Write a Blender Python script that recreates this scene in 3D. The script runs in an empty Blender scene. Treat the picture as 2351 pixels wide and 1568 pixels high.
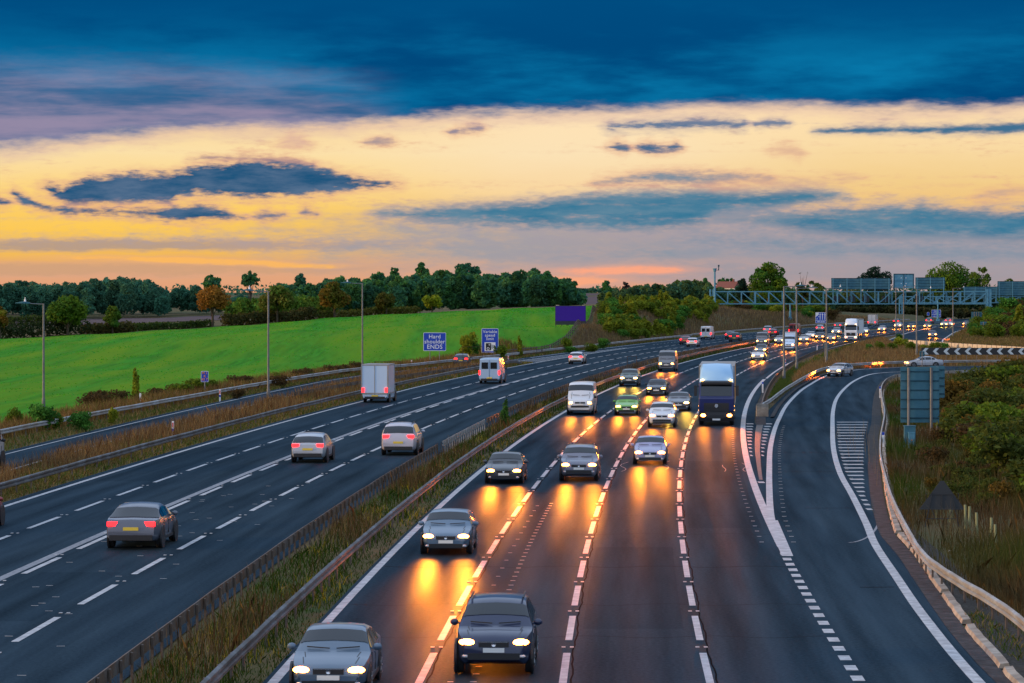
import bpy, math, random
import numpy as np
from mathutils import Vector, Matrix
random.seed(7)
RNG = np.random.default_rng(11)
SC = bpy.context.scene
COL = SC.collection

# ------------------------------------------------------------------ camera
CAM_H = 9.35           # the bridge deck the picture was taken from
FPX, HX, HY = 6930.0, 1175.5, 672.7     # survey constants: focal length and horizon of the 2351 px wide photograph
cam_d = bpy.data.cameras.new("camera")
cam = bpy.data.objects.new("camera", cam_d)
COL.objects.link(cam)
cam.location = (0, 0, CAM_H)
cam.rotation_euler = (math.radians(90), 0, 0)
cam_d.sensor_width = 36.0
cam_d.lens = 36.0 * FPX / 2351.0
cam_d.shift_y = -(784.0 - HY) / 2351.0
cam_d.clip_start = 1.0
cam_d.clip_end = 20000.0
SC.camera = cam
SC.view_settings.view_transform = 'Standard'
SC.view_settings.look = 'None'
SC.view_settings.exposure = 0.0
SC.view_settings.gamma = 1.0
SC.render.engine = 'CYCLES'
SC.cycles.max_bounces = 5
SC.cycles.diffuse_bounces = 2
SC.cycles.glossy_bounces = 3
SC.cycles.transmission_bounces = 2
SC.cycles.transparent_max_bounces = 4
SC.cycles.caustics_reflective = False
SC.cycles.caustics_refractive = False
SC.cycles.use_denoising = True
SC.cycles.sample_clamp_indirect = 4.0


def lin(r, g, b, a=1.0):
    def f(c):
        c /= 255.0
        return c / 12.92 if c <= 0.04045 else ((c + 0.055) / 1.055) ** 2.4
    return (f(r), f(g), f(b), a)


# ------------------------------------------------------------------ sky
SUN_EL, SUN_AZ = math.radians(7.0), math.radians(-98.0)   # low, to the left of the view (view is +Y)
W = bpy.data.worlds.new("World")
SC.world = W
W.use_nodes = True
nt = W.node_tree
nt.nodes.clear()


def NN(t, **kw):
    n = nt.nodes.new(t)
    for k, v in kw.items():
        setattr(n, k, v)
    return n


def put(sock, v):
    if hasattr(v, 'is_output'):
        nt.links.new(v, sock)
    else:
        sock.default_value = v


def MM(op, a, b=None, c=None, clamp=False):
    n = NN('ShaderNodeMath', operation=op)
    n.use_clamp = clamp
    put(n.inputs[0], a)
    if b is not None:
        put(n.inputs[1], b)
    if c is not None:
        put(n.inputs[2], c)
    return n.outputs[0]


def SS(x, lo, hi):
    n = NN('ShaderNodeMapRange', interpolation_type='SMOOTHSTEP')
    put(n.inputs[0], x)
    n.inputs[1].default_value = lo
    n.inputs[2].default_value = hi
    return n.outputs[0]


def MIX(f, a, b):
    n = NN('ShaderNodeMix', data_type='RGBA')
    put(n.inputs[0], f)
    put(n.inputs[6], a)
    put(n.inputs[7], b)
    return n.outputs[2]


def RAMP(x, stops, lo, hi):
    n = NN('ShaderNodeValToRGB')
    put(n.inputs[0], MM('DIVIDE', MM('SUBTRACT', x, lo), hi - lo, clamp=True))
    el = n.color_ramp.elements
    while len(el) > 1:
        el.remove(el[-1])
    for i, (p, c) in enumerate(stops):
        e = el[0] if i == 0 else el.new((p - lo) / (hi - lo))
        e.position = (p - lo) / (hi - lo)
        e.color = c
    return n.outputs[0]


tc = NN('ShaderNodeTexCoord')
sep = NN('ShaderNodeSeparateXYZ')
nt.links.new(tc.outputs['Generated'], sep.inputs[0])
DX, DY, DZ = sep.outputs
# azimuth and elevation of the sky direction, in thousandths of the survey pixel (1 unit = 8.27 degrees)
U = MM('MULTIPLY', MM('ARCTAN2', DX, DY), FPX / 1000)
VV = MM('MULTIPLY', MM('ARCSINE', DZ), FPX / 1000)
comb = NN('ShaderNodeCombineXYZ')
put(comb.inputs[0], U)
put(comb.inputs[1], VV)


def NOISE(su, sv, detail=5, rough=0.55, off=0.0, dist=0.0):
    m = NN('ShaderNodeMapping')
    nt.links.new(comb.outputs[0], m.inputs[0])
    m.inputs['Scale'].default_value = (su, sv, 1)
    m.inputs['Location'].default_value = (off, off * .7, off * .3)
    n = NN('ShaderNodeTexNoise')
    nt.links.new(m.outputs[0], n.inputs[0])
    n.inputs['Scale'].default_value = 1.0
    n.inputs['Detail'].default_value = detail
    n.inputs['Roughness'].default_value = rough
    n.inputs['Distortion'].default_value = dist
    return MM('SUBTRACT', n.outputs[0], 0.5)


nA = NOISE(5, 26, 6, .6, 1.3)          # wisps
nB = NOISE(13, 50, 5, .6, 7.7)         # edges
nC = NOISE(1.6, 6, 4, .5, 4.1)         # broad


def uv(x, y):
    return (x - HX) / 1000.0, (HY - y) / 1000.0


Vn = MM('ADD', VV, MM('MULTIPLY', nA, 0.035))
ramp_l = RAMP(Vn, [(0, lin(228, 160, 120)), (.04, lin(226, 166, 126)), (.075, lin(233, 174, 108)), (.10, lin(248, 192, 78)), (.15, lin(253, 202, 88)),
                   (.20, lin(253, 207, 106)), (.25, lin(253, 215, 136)), (.32, lin(252, 224, 168)), (.40, lin(250, 215, 160)), (.6, lin(240, 210, 170))], 0, .7)
ramp_c = RAMP(Vn, [(0, lin(240, 160, 115)), (.05, lin(214, 168, 142)), (.11, lin(196, 168, 152)), (.17, lin(215, 180, 145)), (.23, lin(249, 214, 160)),
                   (.32, lin(252, 226, 182)), (.41, lin(255, 226, 182)), (.6, lin(240, 210, 170))], 0, .7)
ramp_r = RAMP(Vn, [(0, lin(170, 150, 150)), (.05, lin(165, 152, 158)), (.12, lin(178, 160, 160)), (.18, lin(240, 190, 120)), (.25, lin(243, 205, 138)),
                   (.34, lin(250, 219, 165)), (.41, lin(255, 224, 175)), (.6, lin(240, 210, 170))], 0, .7)
sky = MIX(SS(U, -.55, .12), ramp_l, ramp_c)
sky = MIX(SS(U, .2, .85), sky, ramp_r)


nE = NOISE(34, 120, 4, .6, 2.9)        # fine tatters
Uw = MM('ADD', U, MM('MULTIPLY', nC, .16))
Vw = MM('ADD', VV, MM('MULTIPLY', nA, .022))
TAT = MM('ADD', MM('ADD', MM('MULTIPLY', nA, 1.1), MM('MULTIPLY', nB, 1.3)), MM('MULTIPLY', nE, .7))


def cloud(sky, x, y, a, b, col, skew=0.0, na=.9, nb=.5, soft=.55, op=1.0, halo=.45):
    """a bank of cloud centred on a direction, a and b its half sizes"""
    cu, cv = uv(x, y)
    du = MM('SUBTRACT', Uw, cu)
    dv = MM('SUBTRACT', MM('SUBTRACT', Vw, cv), MM('MULTIPLY', du, skew))
    q = MM('ADD', MM('POWER', MM('ABSOLUTE', MM('DIVIDE', du, a / 1000)), 2.0), MM('POWER', MM('ABSOLUTE', MM('DIVIDE', dv, b / 1000)), 2.0))
    q = MM('SUBTRACT', 1.0, q)
    q = MM('ADD', q, MM('MULTIPLY', TAT, na * 1.7))
    if halo:
        sky = MIX(MM('MULTIPLY', SS(q, -.7, .3), halo * op), sky, tuple(.5 * c + .5 * d for c, d in zip(col, lin(215, 165, 150))))
    m = MM('MULTIPLY', SS(q, 0.0, soft), op)
    return MIX(m, sky, col)


wisp = SS(MM('ADD', MM('MULTIPLY', nA, 1.0), MM('MULTIPLY', nE, .5)), .08, .38)
sky = MIX(MM('MULTIPLY', MM('MULTIPLY', wisp, SS(VV, .06, .2)), .55), sky, lin(222, 168, 134))
BL = lin(28, 88, 128)
# low grey veils
sky = cloud(sky, 300, 563, 800, 15, lin(172, 150, 140), 0.00, .7, .3, .9, .8)
sky = cloud(sky, 250, 618, 900, 16, lin(205, 160, 125), 0.00, .7, .3, .9, .7)
sky = cloud(sky, 1500, 560, 900, 85, lin(146, 156, 168), -.01, .6, .3, 1.2, .85)
sky = cloud(sky, 2250, 580, 950, 85, lin(120, 145, 164), 0.0, .6, .3, 1.2, .9)
sky = cloud(sky, 1950, 632, 750, 40, lin(158, 152, 160), 0.0, .6, .3, 1.2, .8)
sky = cloud(sky, 1440, 622, 190, 13, lin(255, 168, 130), 0.01, .8, .3, .9, .9)
sky = cloud(sky, 1300, 645, 160, 12, lin(255, 170, 125), 0.01, .8, .3, .9, .8)
sky = cloud(sky, 480, 600, 330, 9, lin(255, 186, 92), -.03, .8, .3, .9, .8)
# banks drawn by their upper and lower outline: (x, top, bottom)
EDG = MM('ADD', MM('ADD', MM('MULTIPLY', nB, .040), MM('MULTIPLY', nE, .034)), MM('MULTIPLY', nA, .014))


def bank(sky, outline, col, rimc, k=1.0, soft=5.0, op=1.0, halo=.7):
    lo, hi = outline[0][0], outline[-1][0]
    st = [((lo - 40 - HX) / 1000, (.5, .55, 0, 1))]
    mid = [(HY - (t + b_) / 2) / 1000 for x, t, b_ in (outline[0], outline[-1])]
    st = [((lo - 30 - HX) / 1000, (mid[0] - .02, mid[0] + .02, 0, 1))]
    for x, t, b_ in outline:
        st.append(((x - HX) / 1000, ((HY - t) / 1000, (HY - b_) / 1000, 0, 1)))
    st.append(((hi + 30 - HX) / 1000, (mid[1] - .02, mid[1] + .02, 0, 1)))
    r = RAMP(U, st, st[0][0], st[-1][0])
    sp = NN('ShaderNodeSeparateColor')
    nt.links.new(r, sp.inputs[0])
    d = MM('MINIMUM', MM('SUBTRACT', sp.outputs[0], VV), MM('SUBTRACT', VV, sp.outputs[1]))
    d = MM('ADD', d, MM('MULTIPLY', EDG, k))
    if halo:
        sky = MIX(MM('MULTIPLY', SS(d, -.030 * max(k, .5), .010), halo * op), sky, rimc)
    return MIX(MM('MULTIPLY', SS(d, -soft / 900, soft / 430), op), sky, col)


PEACH = lin(226, 168, 140)
MAUVE = lin(176, 160, 165)
DC = MIX(SS(MM('ADD', nA, MM('MULTIPLY', nB, .6)), -.22, .25), lin(22, 82, 122), lin(86, 112, 142))
DC2 = MIX(SS(MM('ADD', nA, MM('MULTIPLY', nB, .6)), -.25, .25), lin(52, 118, 150), lin(98, 136, 158))
sky = bank(sky, [(860, 488, 492), (950, 481, 506), (1050, 472, 515), (1175, 463, 522), (1300, 450, 526), (1400, 440, 530), (1500, 436, 530), (1600, 433, 522), (1700, 438, 505), (1780, 436, 486),
                 (1850, 432, 473), (1900, 437, 463), (1935, 447, 461), (1952, 456, 459)], DC2, MAUVE, .9, 9, 1.0)
sky = bank(sky, [(1640, 500, 506), (1775, 488, 528), (1850, 484, 545), (1950, 479, 556), (2050, 474, 560), (2110, 469, 560), (2200, 483, 560), (2300, 486, 566), (2351, 481, 566), (2600, 476, 570)], DC2, MAUVE, 1.0, 10, 1.0)
sky = bank(sky, [(1560, 545, 550), (1700, 530, 575), (1900, 548, 590), (2100, 560, 600), (2351, 565, 600), (2700, 560, 600)], lin(112, 140, 162), MAUVE, 1.6, 22, .8)
sky = bank(sky, [(1365, 416, 421), (1450, 402, 416), (1540, 396, 420), (1640, 397, 421), (1720, 402, 413), (1765, 408, 411)], lin(118, 140, 158), PEACH, .9, 8, .95)
sky = bank(sky, [(1640, 425, 428), (1760, 416, 430), (1880, 412, 424), (1960, 410, 414)], lin(205, 175, 150), PEACH, .9, 10, .5)
sky = bank(sky, [(1862, 301, 307), (1950, 295, 310), (2050, 293, 310), (2100, 296, 311), (2200, 291, 312), (2300, 286, 312), (2351, 285, 305), (2480, 284, 300)], lin(66, 112, 145), MAUVE, .45, 4)
sky = bank(sky, [(1395, 289, 293), (1470, 281, 293), (1540, 276, 294), (1600, 274, 292), (1660, 276, 291), (1708, 283, 290)], lin(84, 116, 150), MAUVE, .9, 5)
sky = bank(sky, [(1733, 286, 289), (1760, 276, 289), (1800, 277, 290), (1812, 283, 287)], lin(96, 122, 152), MAUVE, .6, 4)
sky = bank(sky, [(1390, 337, 342), (1418, 329, 350), (1438, 333, 351), (1448, 341, 346)], lin(84, 112, 142), PEACH, .7, 4)
sky = bank(sky, [(1464, 331, 344), (1490, 329, 352), (1530, 335, 349), (1552, 330, 346), (1564, 335, 341)], lin(74, 108, 142), PEACH, .7, 4)
sky = bank(sky, [(838, 324, 329), (865, 318, 334), (902, 324, 330)], lin(150, 140, 150), PEACH, .7, 6, .9)
sky = bank(sky, [(1034, 300, 308), (1046, 292, 309), (1056, 296, 305), (1072, 289, 304), (1100, 286, 303), (1110, 292, 299)], lin(130, 128, 150), PEACH, .7, 5, .9)
sky = bank(sky, [(640, 330, 335), (668, 308, 338), (690, 312, 338), (715, 330, 336)], lin(214, 172, 160), PEACH, .9, 10, .6)
sky = bank(sky, [(1770, 345, 352), (1800, 336, 352), (1835, 345, 362)], lin(216, 176, 150), PEACH, .9, 9, .7)
sky = bank(sky, [(2230, 455, 460), (2275, 441, 452), (2351, 436, 444)], lin(190, 165, 150), PEACH, .8, 8, .8)
# the long dark cloud on the left, its arc and its tail
sky = bank(sky, [(430, 367, 370), (475, 360, 368), (525, 358, 370), (575, 358, 373), (625, 360, 378), (675, 366, 380), (720, 374, 381)], lin(92, 104, 138), PEACH, .6, 5, .95)
sky = bank(sky, [(96, 430, 433), (120, 424, 446), (150, 434, 468), (180, 418, 476), (210, 408, 474), (250, 407, 473), (300, 400, 468), (350, 404, 466), (390, 400, 471), (415, 395, 452), (450, 385, 447), (500, 377, 450),
                 (550, 370, 454), (600, 370, 456), (650, 373, 454), (700, 380, 448), (750, 389, 443), (800, 400, 434), (850, 409, 430), (890, 415, 429), (925, 425, 428)], DC, PEACH, .95, 5)
sky = bank(sky, [(-60, 455, 478), (0, 457, 475), (25, 463, 475), (34, 468, 471)], lin(72, 96, 130), PEACH, .8, 5)
sky = bank(sky, [(40, 440, 452), (65, 452, 472), (90, 462, 481), (125, 472, 488), (165, 480, 493), (210, 477, 495), (260, 480, 494), (310, 482, 496), (350, 479, 501), (390, 476, 507), (450, 471, 510), (500, 478, 507), (540, 491, 503), (562, 499, 502)],
           DC, PEACH, .8, 5)
sky = bank(sky, [(585, 494, 498), (598, 490, 502), (625, 488, 503), (655, 489, 496)], lin(110, 118, 142), PEACH, .7, 5)
sky = bank(sky, [(692, 488, 490), (702, 481, 493), (728, 489, 495)], lin(112, 120, 144), PEACH, .6, 5)
# the high dark deck
edge = RAMP(U, [((x - HX) / 1000, ((HY - y) / 1000,) * 3 + (1,)) for x, y in
                [(-800, 372), (-200, 365), (0, 352), (200, 330), (400, 303), (550, 296), (800, 288), (900, 276), (1050, 266), (1250, 261), (1450, 256),
                 (1700, 248), (1850, 250), (2000, 260), (2200, 254), (2351, 250), (3000, 240)]], -2.1, 2.0)
dv = MM('ADD', MM('SUBTRACT', VV, edge), MM('ADD', MM('MULTIPLY', nA, .045), MM('ADD', MM('MULTIPLY', nB, .03), MM('MULTIPLY', nE, .014))))
deck = MIX(SS(MM('ADD', nC, MM('MULTIPLY', nA, .35)), -.16, .18), lin(0, 72, 124), lin(8, 122, 172))
deck = MIX(SS(MM('ADD', VV, MM('MULTIPLY', nC, .25)), .50, .68), deck, lin(0, 78, 130))
nD = NOISE(2.3, 16, 5, .6, 9.2)
pur = MM('MULTIPLY', MM('SUBTRACT', 1.0, SS(MM('ADD', dv, MM('MULTIPLY', U, .13)), -.04, .09)), MM('SUBTRACT', 1.0, SS(U, -.42, -.22)))
deck = MIX(MM('MULTIPLY', pur, .95), deck, MIX(SS(nD, -.16, .2), lin(52, 98, 142), lin(150, 138, 165)))
rim = MM('MULTIPLY', SS(dv, -.012, .004), MM('SUBTRACT', 1.0, SS(dv, .0, .03)))
deck = MIX(MM('MULTIPLY', rim, .5), deck, lin(150, 150, 175))
sky = MIX(MM('MULTIPLY', SS(dv, -.04, .0), .55), sky, lin(216, 180, 170))
sky = MIX(SS(dv, -.012, .022), sky, deck)
# physical sky mixed into an added pale fill, unseen overhead and behind the camera
nish = NN('ShaderNodeTexSky')
nish.sky_type = 'NISHITA'
nish.sun_disc = False
nish.sun_elevation = SUN_EL
nish.sun_rotation = SUN_AZ
nsc = NN('ShaderNodeVectorMath', operation='SCALE')
nt.links.new(nish.outputs[0], nsc.inputs[0])
nsc.inputs[3].default_value = 0.12
high = MIX(.8, nsc.outputs[0], (.80, 1.0, 1.36, 1))
sky = MIX(MM('MAXIMUM', SS(VV, 1.3, 3.2), SS(MM('MULTIPLY', DY, -1.0), .05, .6)), sky, high)
# warm glow to the left of the view, where the sun is going down
warm = MM('MULTIPLY', SS(U, -3.5, -8.0), MM('SUBTRACT', 1.0, SS(VV, .6, 2.2)))
sky = MIX(MM('MULTIPLY', MM('MULTIPLY', SS(MM('ABSOLUTE', MM('ADD', U, 11.0)), 9.0, 5.0), MM('SUBTRACT', 1.0, SS(VV, .6, 3.0))), .8), sky, (1.5, .80, .32, 1))
sky = MIX(SS(VV, 0.0, -.06), sky, (.05, .06, .05, 1))
bg = NN('ShaderNodeBackground')
nt.links.new(sky, bg.inputs[0])
bg.inputs[1].default_value = 1.0
wo = NN('ShaderNodeOutputWorld')
nt.links.new(bg.outputs[0], wo.inputs[0])
W.cycles.sampling_method = 'MANUAL'
W.cycles.sample_map_resolution = 512

sun_d = bpy.data.lights.new("sun", 'SUN')
sun_d.energy = 2.8
sun_d.angle = math.radians(3.0)
sun_d.color = (1.0, .64, .33)
sun = bpy.data.objects.new("sun", sun_d)
COL.objects.link(sun)
sdir = Vector((math.sin(SUN_AZ) * math.cos(SUN_EL), math.cos(SUN_AZ) * math.cos(SUN_EL), math.sin(SUN_EL)))
sun.rotation_euler = sdir.to_track_quat('Z', 'Y').to_euler()

# ------------------------------------------------------------------ helpers
def at(x, y, z=0.0):
    """point of height z seen at survey pixel x, y"""
    Y = (CAM_H - z) * FPX / (y - HY)
    return Vector(((x - HX) / FPX * Y, Y, z))


def atd(x, y, Y):
    """point at distance Y seen at survey pixel x, y"""
    return Vector(((x - HX) / FPX * Y, Y, CAM_H - (y - HY) * Y / FPX))


C3 = [-7.79859672e-09, 1.63471365e-04, 9.93238153e-03, -3.80614284e+00]


def ref(Y):
    return ((C3[0] * Y + C3[1]) * Y + C3[2]) * Y + C3[3]


def slope(Y):
    return (3 * C3[0] * Y + 2 * C3[1]) * Y + C3[2]


def pos(off, Y, z=0.0):
    return Vector((ref(Y) + off * math.sqrt(1 + slope(Y) ** 2), Y, z))


def heading(Y):
    """angle of the direction of increasing Y along the road, about +Z from +X"""
    return math.atan2(1.0, slope(Y))


def ip(x, xs, ys):
    return float(np.interp(x, xs, ys))


class MB:
    """collects shapes of one mesh"""
    def __init__(s):
        s.v, s.f, s.m, s.n = [], [], [], 0

    def add(s, verts, faces, mi=0):
        o = s.n
        s.v.extend(tuple(p) for p in verts)
        s.f.extend(tuple(i + o for i in f) for f in faces)
        s.m.extend([mi] * len(faces))
        s.n += len(verts)

    def box(s, c, d, rz=0.0, mi=0, tilt=0.0):
        x, y, z = d[0] / 2, d[1] / 2, d[2] / 2
        P = [Vector((i, j, k)) for k in (-z, z) for i, j in ((-x, -y), (x, -y), (x, y), (-x, y))]
        R = Matrix.Rotation(rz, 3, 'Z') @ Matrix.Rotation(tilt, 3, 'Y')
        P = [R @ p + Vector(c) for p in P]
        s.add(P, [(3, 2, 1, 0), (4, 5, 6, 7), (0, 1, 5, 4), (1, 2, 6, 5), (2, 3, 7, 6), (3, 0, 4, 7)], mi)

    def tube(s, pts, rs, n=8, mi=0, cap=True):
        pts = [Vector(p) for p in pts]
        if not hasattr(rs, '__len__'):
            rs = [rs] * len(pts)
        V = []
        for i, p in enumerate(pts):
            d = (pts[min(i + 1, len(pts) - 1)] - pts[max(i - 1, 0)]).normalized()
            a = d.cross(Vector((0, 0, 1)) if abs(d.z) < .9 else Vector((1, 0, 0))).normalized()
            b = d.cross(a)
            V += [p + (a * math.cos(2 * math.pi * k / n) + b * math.sin(2 * math.pi * k / n)) * rs[i] for k in range(n)]
        F = [(i * n + k, i * n + (k + 1) % n, (i + 1) * n + (k + 1) % n, (i + 1) * n + k) for i in range(len(pts) - 1) for k in range(n)]
        if cap:
            F += [tuple(range(n))[::-1], tuple((len(pts) - 1) * n + k for k in range(n))]
        s.add(V, F, mi)

    def bar(s, a, b, w, h=None, mi=0):
        """square bar from a to b"""
        a, b = Vector(a), Vector(b)
        h = h or w
        d = (b - a).normalized()
        u = d.cross(Vector((0, 0, 1)) if abs(d.z) < .95 else Vector((0, 1, 0))).normalized()
        q = d.cross(u)
        V = [p + u * (i * w / 2) + q * (j * h / 2) for p in (a, b) for i, j in ((-1, -1), (1, -1), (1, 1), (-1, 1))]
        s.add(V, [(3, 2, 1, 0), (4, 5, 6, 7), (0, 1, 5, 4), (1, 2, 6, 5), (2, 3, 7, 6), (3, 0, 4, 7)], mi)

    def prism(s, poly, t0, t1, mi=0):
        """polygon in x,z extruded along y from t0 to t1"""
        n = len(poly)
        V = [(x, t0, z) for x, z in poly] + [(x, t1, z) for x, z in poly]
        F = [tuple(range(n)), tuple(range(2 * n - 1, n - 1, -1))] + [(i, i + n, (i + 1) % n + n, (i + 1) % n) for i in range(n)]
        s.add(V, F, mi)

    def ribbon(s, A, B, mi=0):
        n = len(A)
        s.add(list(A) + list(B), [(i, n + i, n + i + 1, i + 1) for i in range(n - 1)], mi)

    def blob(s, c, d, n=10, m=6, mi=0):
        V, F = [], []
        for j in range(1, m):
            for i in range(n):
                a, b = 2 * math.pi * i / n, math.pi * j / m
                V.append((c[0] + d[0] * math.sin(b) * math.cos(a), c[1] + d[1] * math.sin(b) * math.sin(a), c[2] + d[2] * math.cos(b)))
        for j in range(m - 2):
            for i in range(n):
                F.append((j * n + i, (j + 1) * n + i, (j + 1) * n + (i + 1) % n, j * n + (i + 1) % n))
        V += [(c[0], c[1], c[2] + d[2]), (c[0], c[1], c[2] - d[2])]
        k = len(V) - 2
        F += [(k, i, (i + 1) % n) for i in range(n)] + [(k + 1, (m - 2) * n + (i + 1) % n, (m - 2) * n + i) for i in range(n)]
        s.add(V, F, mi)

    def lathe(s, prof, axis='Y', n=18, mi=0, c=(0, 0, 0)):
        """profile of (radius, along) turned about an axis"""
        V = []
        for r, t in prof:
            for k in range(n):
                a = 2 * math.pi * k / n
                p = (r * math.cos(a), t, r * math.sin(a)) if axis == 'Y' else (r * math.cos(a), r * math.sin(a), t)
                V.append((p[0] + c[0], p[1] + c[1], p[2] + c[2]))
        F = [(i * n + k, i * n + (k + 1) % n, (i + 1) * n + (k + 1) % n, (i + 1) * n + k) for i in range(len(prof) - 1) for k in range(n)]
        F += [tuple(range(n))[::-1], tuple((len(prof) - 1) * n + k for k in range(n))]
        s.add(V, F, mi)

    def mesh(s, name, mats, smooth=False, uv=None):
        me = bpy.data.meshes.new(name)
        me.from_pydata([tuple(v) for v in s.v], [], s.f)
        for m in (mats if isinstance(mats, (list, tuple)) else [mats]):
            me.materials.append(m)
        if max(s.m, default=0) > 0:
            me.polygons.foreach_set('material_index', s.m)
        if smooth:
            me.polygons.foreach_set('use_smooth', [True] * len(me.polygons))
            me.set_sharp_from_angle(angle=math.radians(smooth if smooth is not True else 40))
        me.update()
        return me

    def build(s, name, mats, parent=None, smooth=False):
        return link(name, s.mesh(name, mats, smooth), parent)


def link(name, data, parent=None):
    o = bpy.data.objects.new(name, data)
    COL.objects.link(o)
    if parent is not None:
        o.parent = parent
    return o


def tag(o, label=None, cat=None, group=None, kind=None):
    for k, v in (('label', label), ('category', cat), ('group', group), ('kind', kind)):
        if v:
            o[k] = v
    return o


def empty(name, loc=(0, 0, 0), rz=0.0, **kw):
    o = link(name, None)
    o.location = loc
    o.rotation_euler = (0, 0, rz)
    return tag(o, **kw)


def copy_tree(o, parent=None):
    c = o.copy()
    COL.objects.link(c)
    c.parent = parent
    for ch in o.children:
        copy_tree(ch, c)
    return c


def npmesh(name, V, F, mat_, col=None):
    """mesh from numpy arrays; F is (n, k); col is one colour per vertex"""
    me = bpy.data.meshes.new(name)
    k = F.shape[1]
    me.vertices.add(len(V))
    me.vertices.foreach_set('co', np.ascontiguousarray(V, dtype=np.float32).ravel())
    me.loops.add(F.size)
    me.loops.foreach_set('vertex_index', np.ascontiguousarray(F, dtype=np.int32).ravel())
    me.polygons.add(len(F))
    me.polygons.foreach_set('loop_start', np.arange(0, F.size, k, dtype=np.int32))
    me.polygons.foreach_set('loop_total', np.full(len(F), k, dtype=np.int32))
    if col is not None:
        a = me.color_attributes.new('tint', 'FLOAT_COLOR', 'POINT')
        c4 = np.ones((len(V), 4), dtype=np.float32)
        c4[:, :3] = col
        a.data.foreach_set('color', c4.ravel())
    me.materials.append(mat_)
    me.update(calc_edges=True)
    return me


# ------------------------------------------------------------------ materials
def pmat(name, base=(.5, .5, .5), rough=.6, metal=0.0, spec=.5, emit=None, es=0.0, coat=0.0):
    m = bpy.data.materials.new(name)
    m.use_nodes = True
    b = m.node_tree.nodes['Principled BSDF']
    b.inputs['Base Color'].default_value = tuple(base)[:3] + (1,)
    b.inputs['Roughness'].default_value = rough
    b.inputs['Metallic'].default_value = metal
    b.inputs['Specular IOR Level'].default_value = spec
    b.inputs['Coat Weight'].default_value = coat
    b.inputs['Coat Roughness'].default_value = .08
    if emit:
        b.inputs['Emission Color'].default_value = tuple(emit)[:3] + (1,)
        b.inputs['Emission Strength'].default_value = es
    return m


def nmat(name, c1, c2, scale=1.0, rough=.8, detail=4, c3=None, scale3=.1, bump=0.0, metal=0.0, stretch=(1, 1, 1), lo=.35, hi=.65, spec=.15, turn=0.0):
    """two colours mixed by noise in world or object space, a third by a broader noise"""
    m = pmat(name, c1, rough, metal, spec)
    t = m.node_tree
    b = t.nodes['Principled BSDF']
    tcn = t.nodes.new('ShaderNodeTexCoord')
    mp = t.nodes.new('ShaderNodeMapping')
    mp.inputs['Scale'].default_value = stretch
    mp.inputs['Rotation'].default_value = (0, 0, turn)
    t.links.new(tcn.outputs['Object'], mp.inputs[0])

    def noise(sc, d):
        n = t.nodes.new('ShaderNodeTexNoise')
        n.inputs['Scale'].default_value = sc
        n.inputs['Detail'].default_value = d
        t.links.new(mp.outputs[0], n.inputs[0])
        r = t.nodes.new('ShaderNodeMapRange')
        r.inputs[1].default_value, r.inputs[2].default_value = lo, hi
        t.links.new(n.outputs[0], r.inputs[0])
        return n.outputs[0], r.outputs[0]

    def mix(f, a, c):
        x = t.nodes.new('ShaderNodeMix')
        x.data_type = 'RGBA'
        t.links.new(f, x.inputs[0])
        for i, q in ((6, a), (7, c)):
            if hasattr(q, 'is_output'):
                t.links.new(q, x.inputs[i])
            else:
                x.inputs[i].default_value = tuple(q)[:3] + (1,)
        return x.outputs[2]
    raw, f = noise(scale, detail)
    c = mix(f, c1, c2)
    if c3:
        c = mix(noise(scale3, 3)[1], c, c3)
    t.links.new(c, b.inputs['Base Color'])
    if bump:
        bp = t.nodes.new('ShaderNodeBump')
        bp.inputs['Strength'].default_value = bump
        bp.inputs['Distance'].default_value = .05
        t.links.new(raw, bp.inputs['Height'])
        t.links.new(bp.outputs[0], b.inputs['Normal'])
    return m


def leafmat(name, trans=.35, rough=.7):
    m = bpy.data.materials.new(name)
    m.use_nodes = True
    t = m.node_tree
    b = t.nodes['Principled BSDF']
    a = t.nodes.new('ShaderNodeAttribute')
    a.attribute_name = 'tint'
    t.links.new(a.outputs['Color'], b.inputs['Base Color'])
    b.inputs['Roughness'].default_value = rough
    b.inputs['Specular IOR Level'].default_value = .06
    tr = t.nodes.new('ShaderNodeBsdfTranslucent')
    t.links.new(a.outputs['Color'], tr.inputs[0])
    mx = t.nodes.new('ShaderNodeMixShader')
    mx.inputs[0].default_value = trans
    t.links.new(b.outputs[0], mx.inputs[1])
    t.links.new(tr.outputs[0], mx.inputs[2])
    t.links.new(mx.outputs[0], t.nodes['Material Output'].inputs[0])
    return m


M = {}
M['leaf'] = leafmat('leaves')
M['blade'] = leafmat('grass_blades', .3, .8)
M['bark'] = nmat('bark', (.05, .035, .022), (.10, .075, .05), 6, .9, bump=.4)
M['verge'] = nmat('verge_soil_and_grass', (.075, .058, .026), (.045, .075, .02), .7, .95, c3=(.13, .09, .04), scale3=.06)
M['gravel'] = nmat('stony_soil', (.035, .028, .022), (.075, .065, .055), 9, .95, bump=.5)
M['steel'] = nmat('galvanised_steel', (.30, .32, .34), (.42, .43, .44), 3, .5, metal=.12, c3=(.27, .23, .19), scale3=.6)
M['steel_mid'] = nmat('dull_galvanised_steel', (.11, .115, .12), (.20, .205, .21), 2.5, .55, metal=.15, c3=(.09, .075, .06), scale3=.9)
M['steel_dark'] = nmat('weathered_steel', (.10, .09, .085), (.17, .16, .15), 4, .6, metal=.4, c3=(.13, .08, .05), scale3=1.3)
M['pole'] = nmat('galvanised_pole', (.13, .135, .14), (.19, .195, .20), 2, .5, metal=.3)
M['gantry'] = nmat('gantry_paint', (.085, .24, .34), (.12, .30, .40), 1.5, .5, metal=.1)
M['sign_back'] = nmat('grey_sign_back', (.045, .14, .19), (.07, .18, .23), 1.2, .5, metal=.15)
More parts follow.
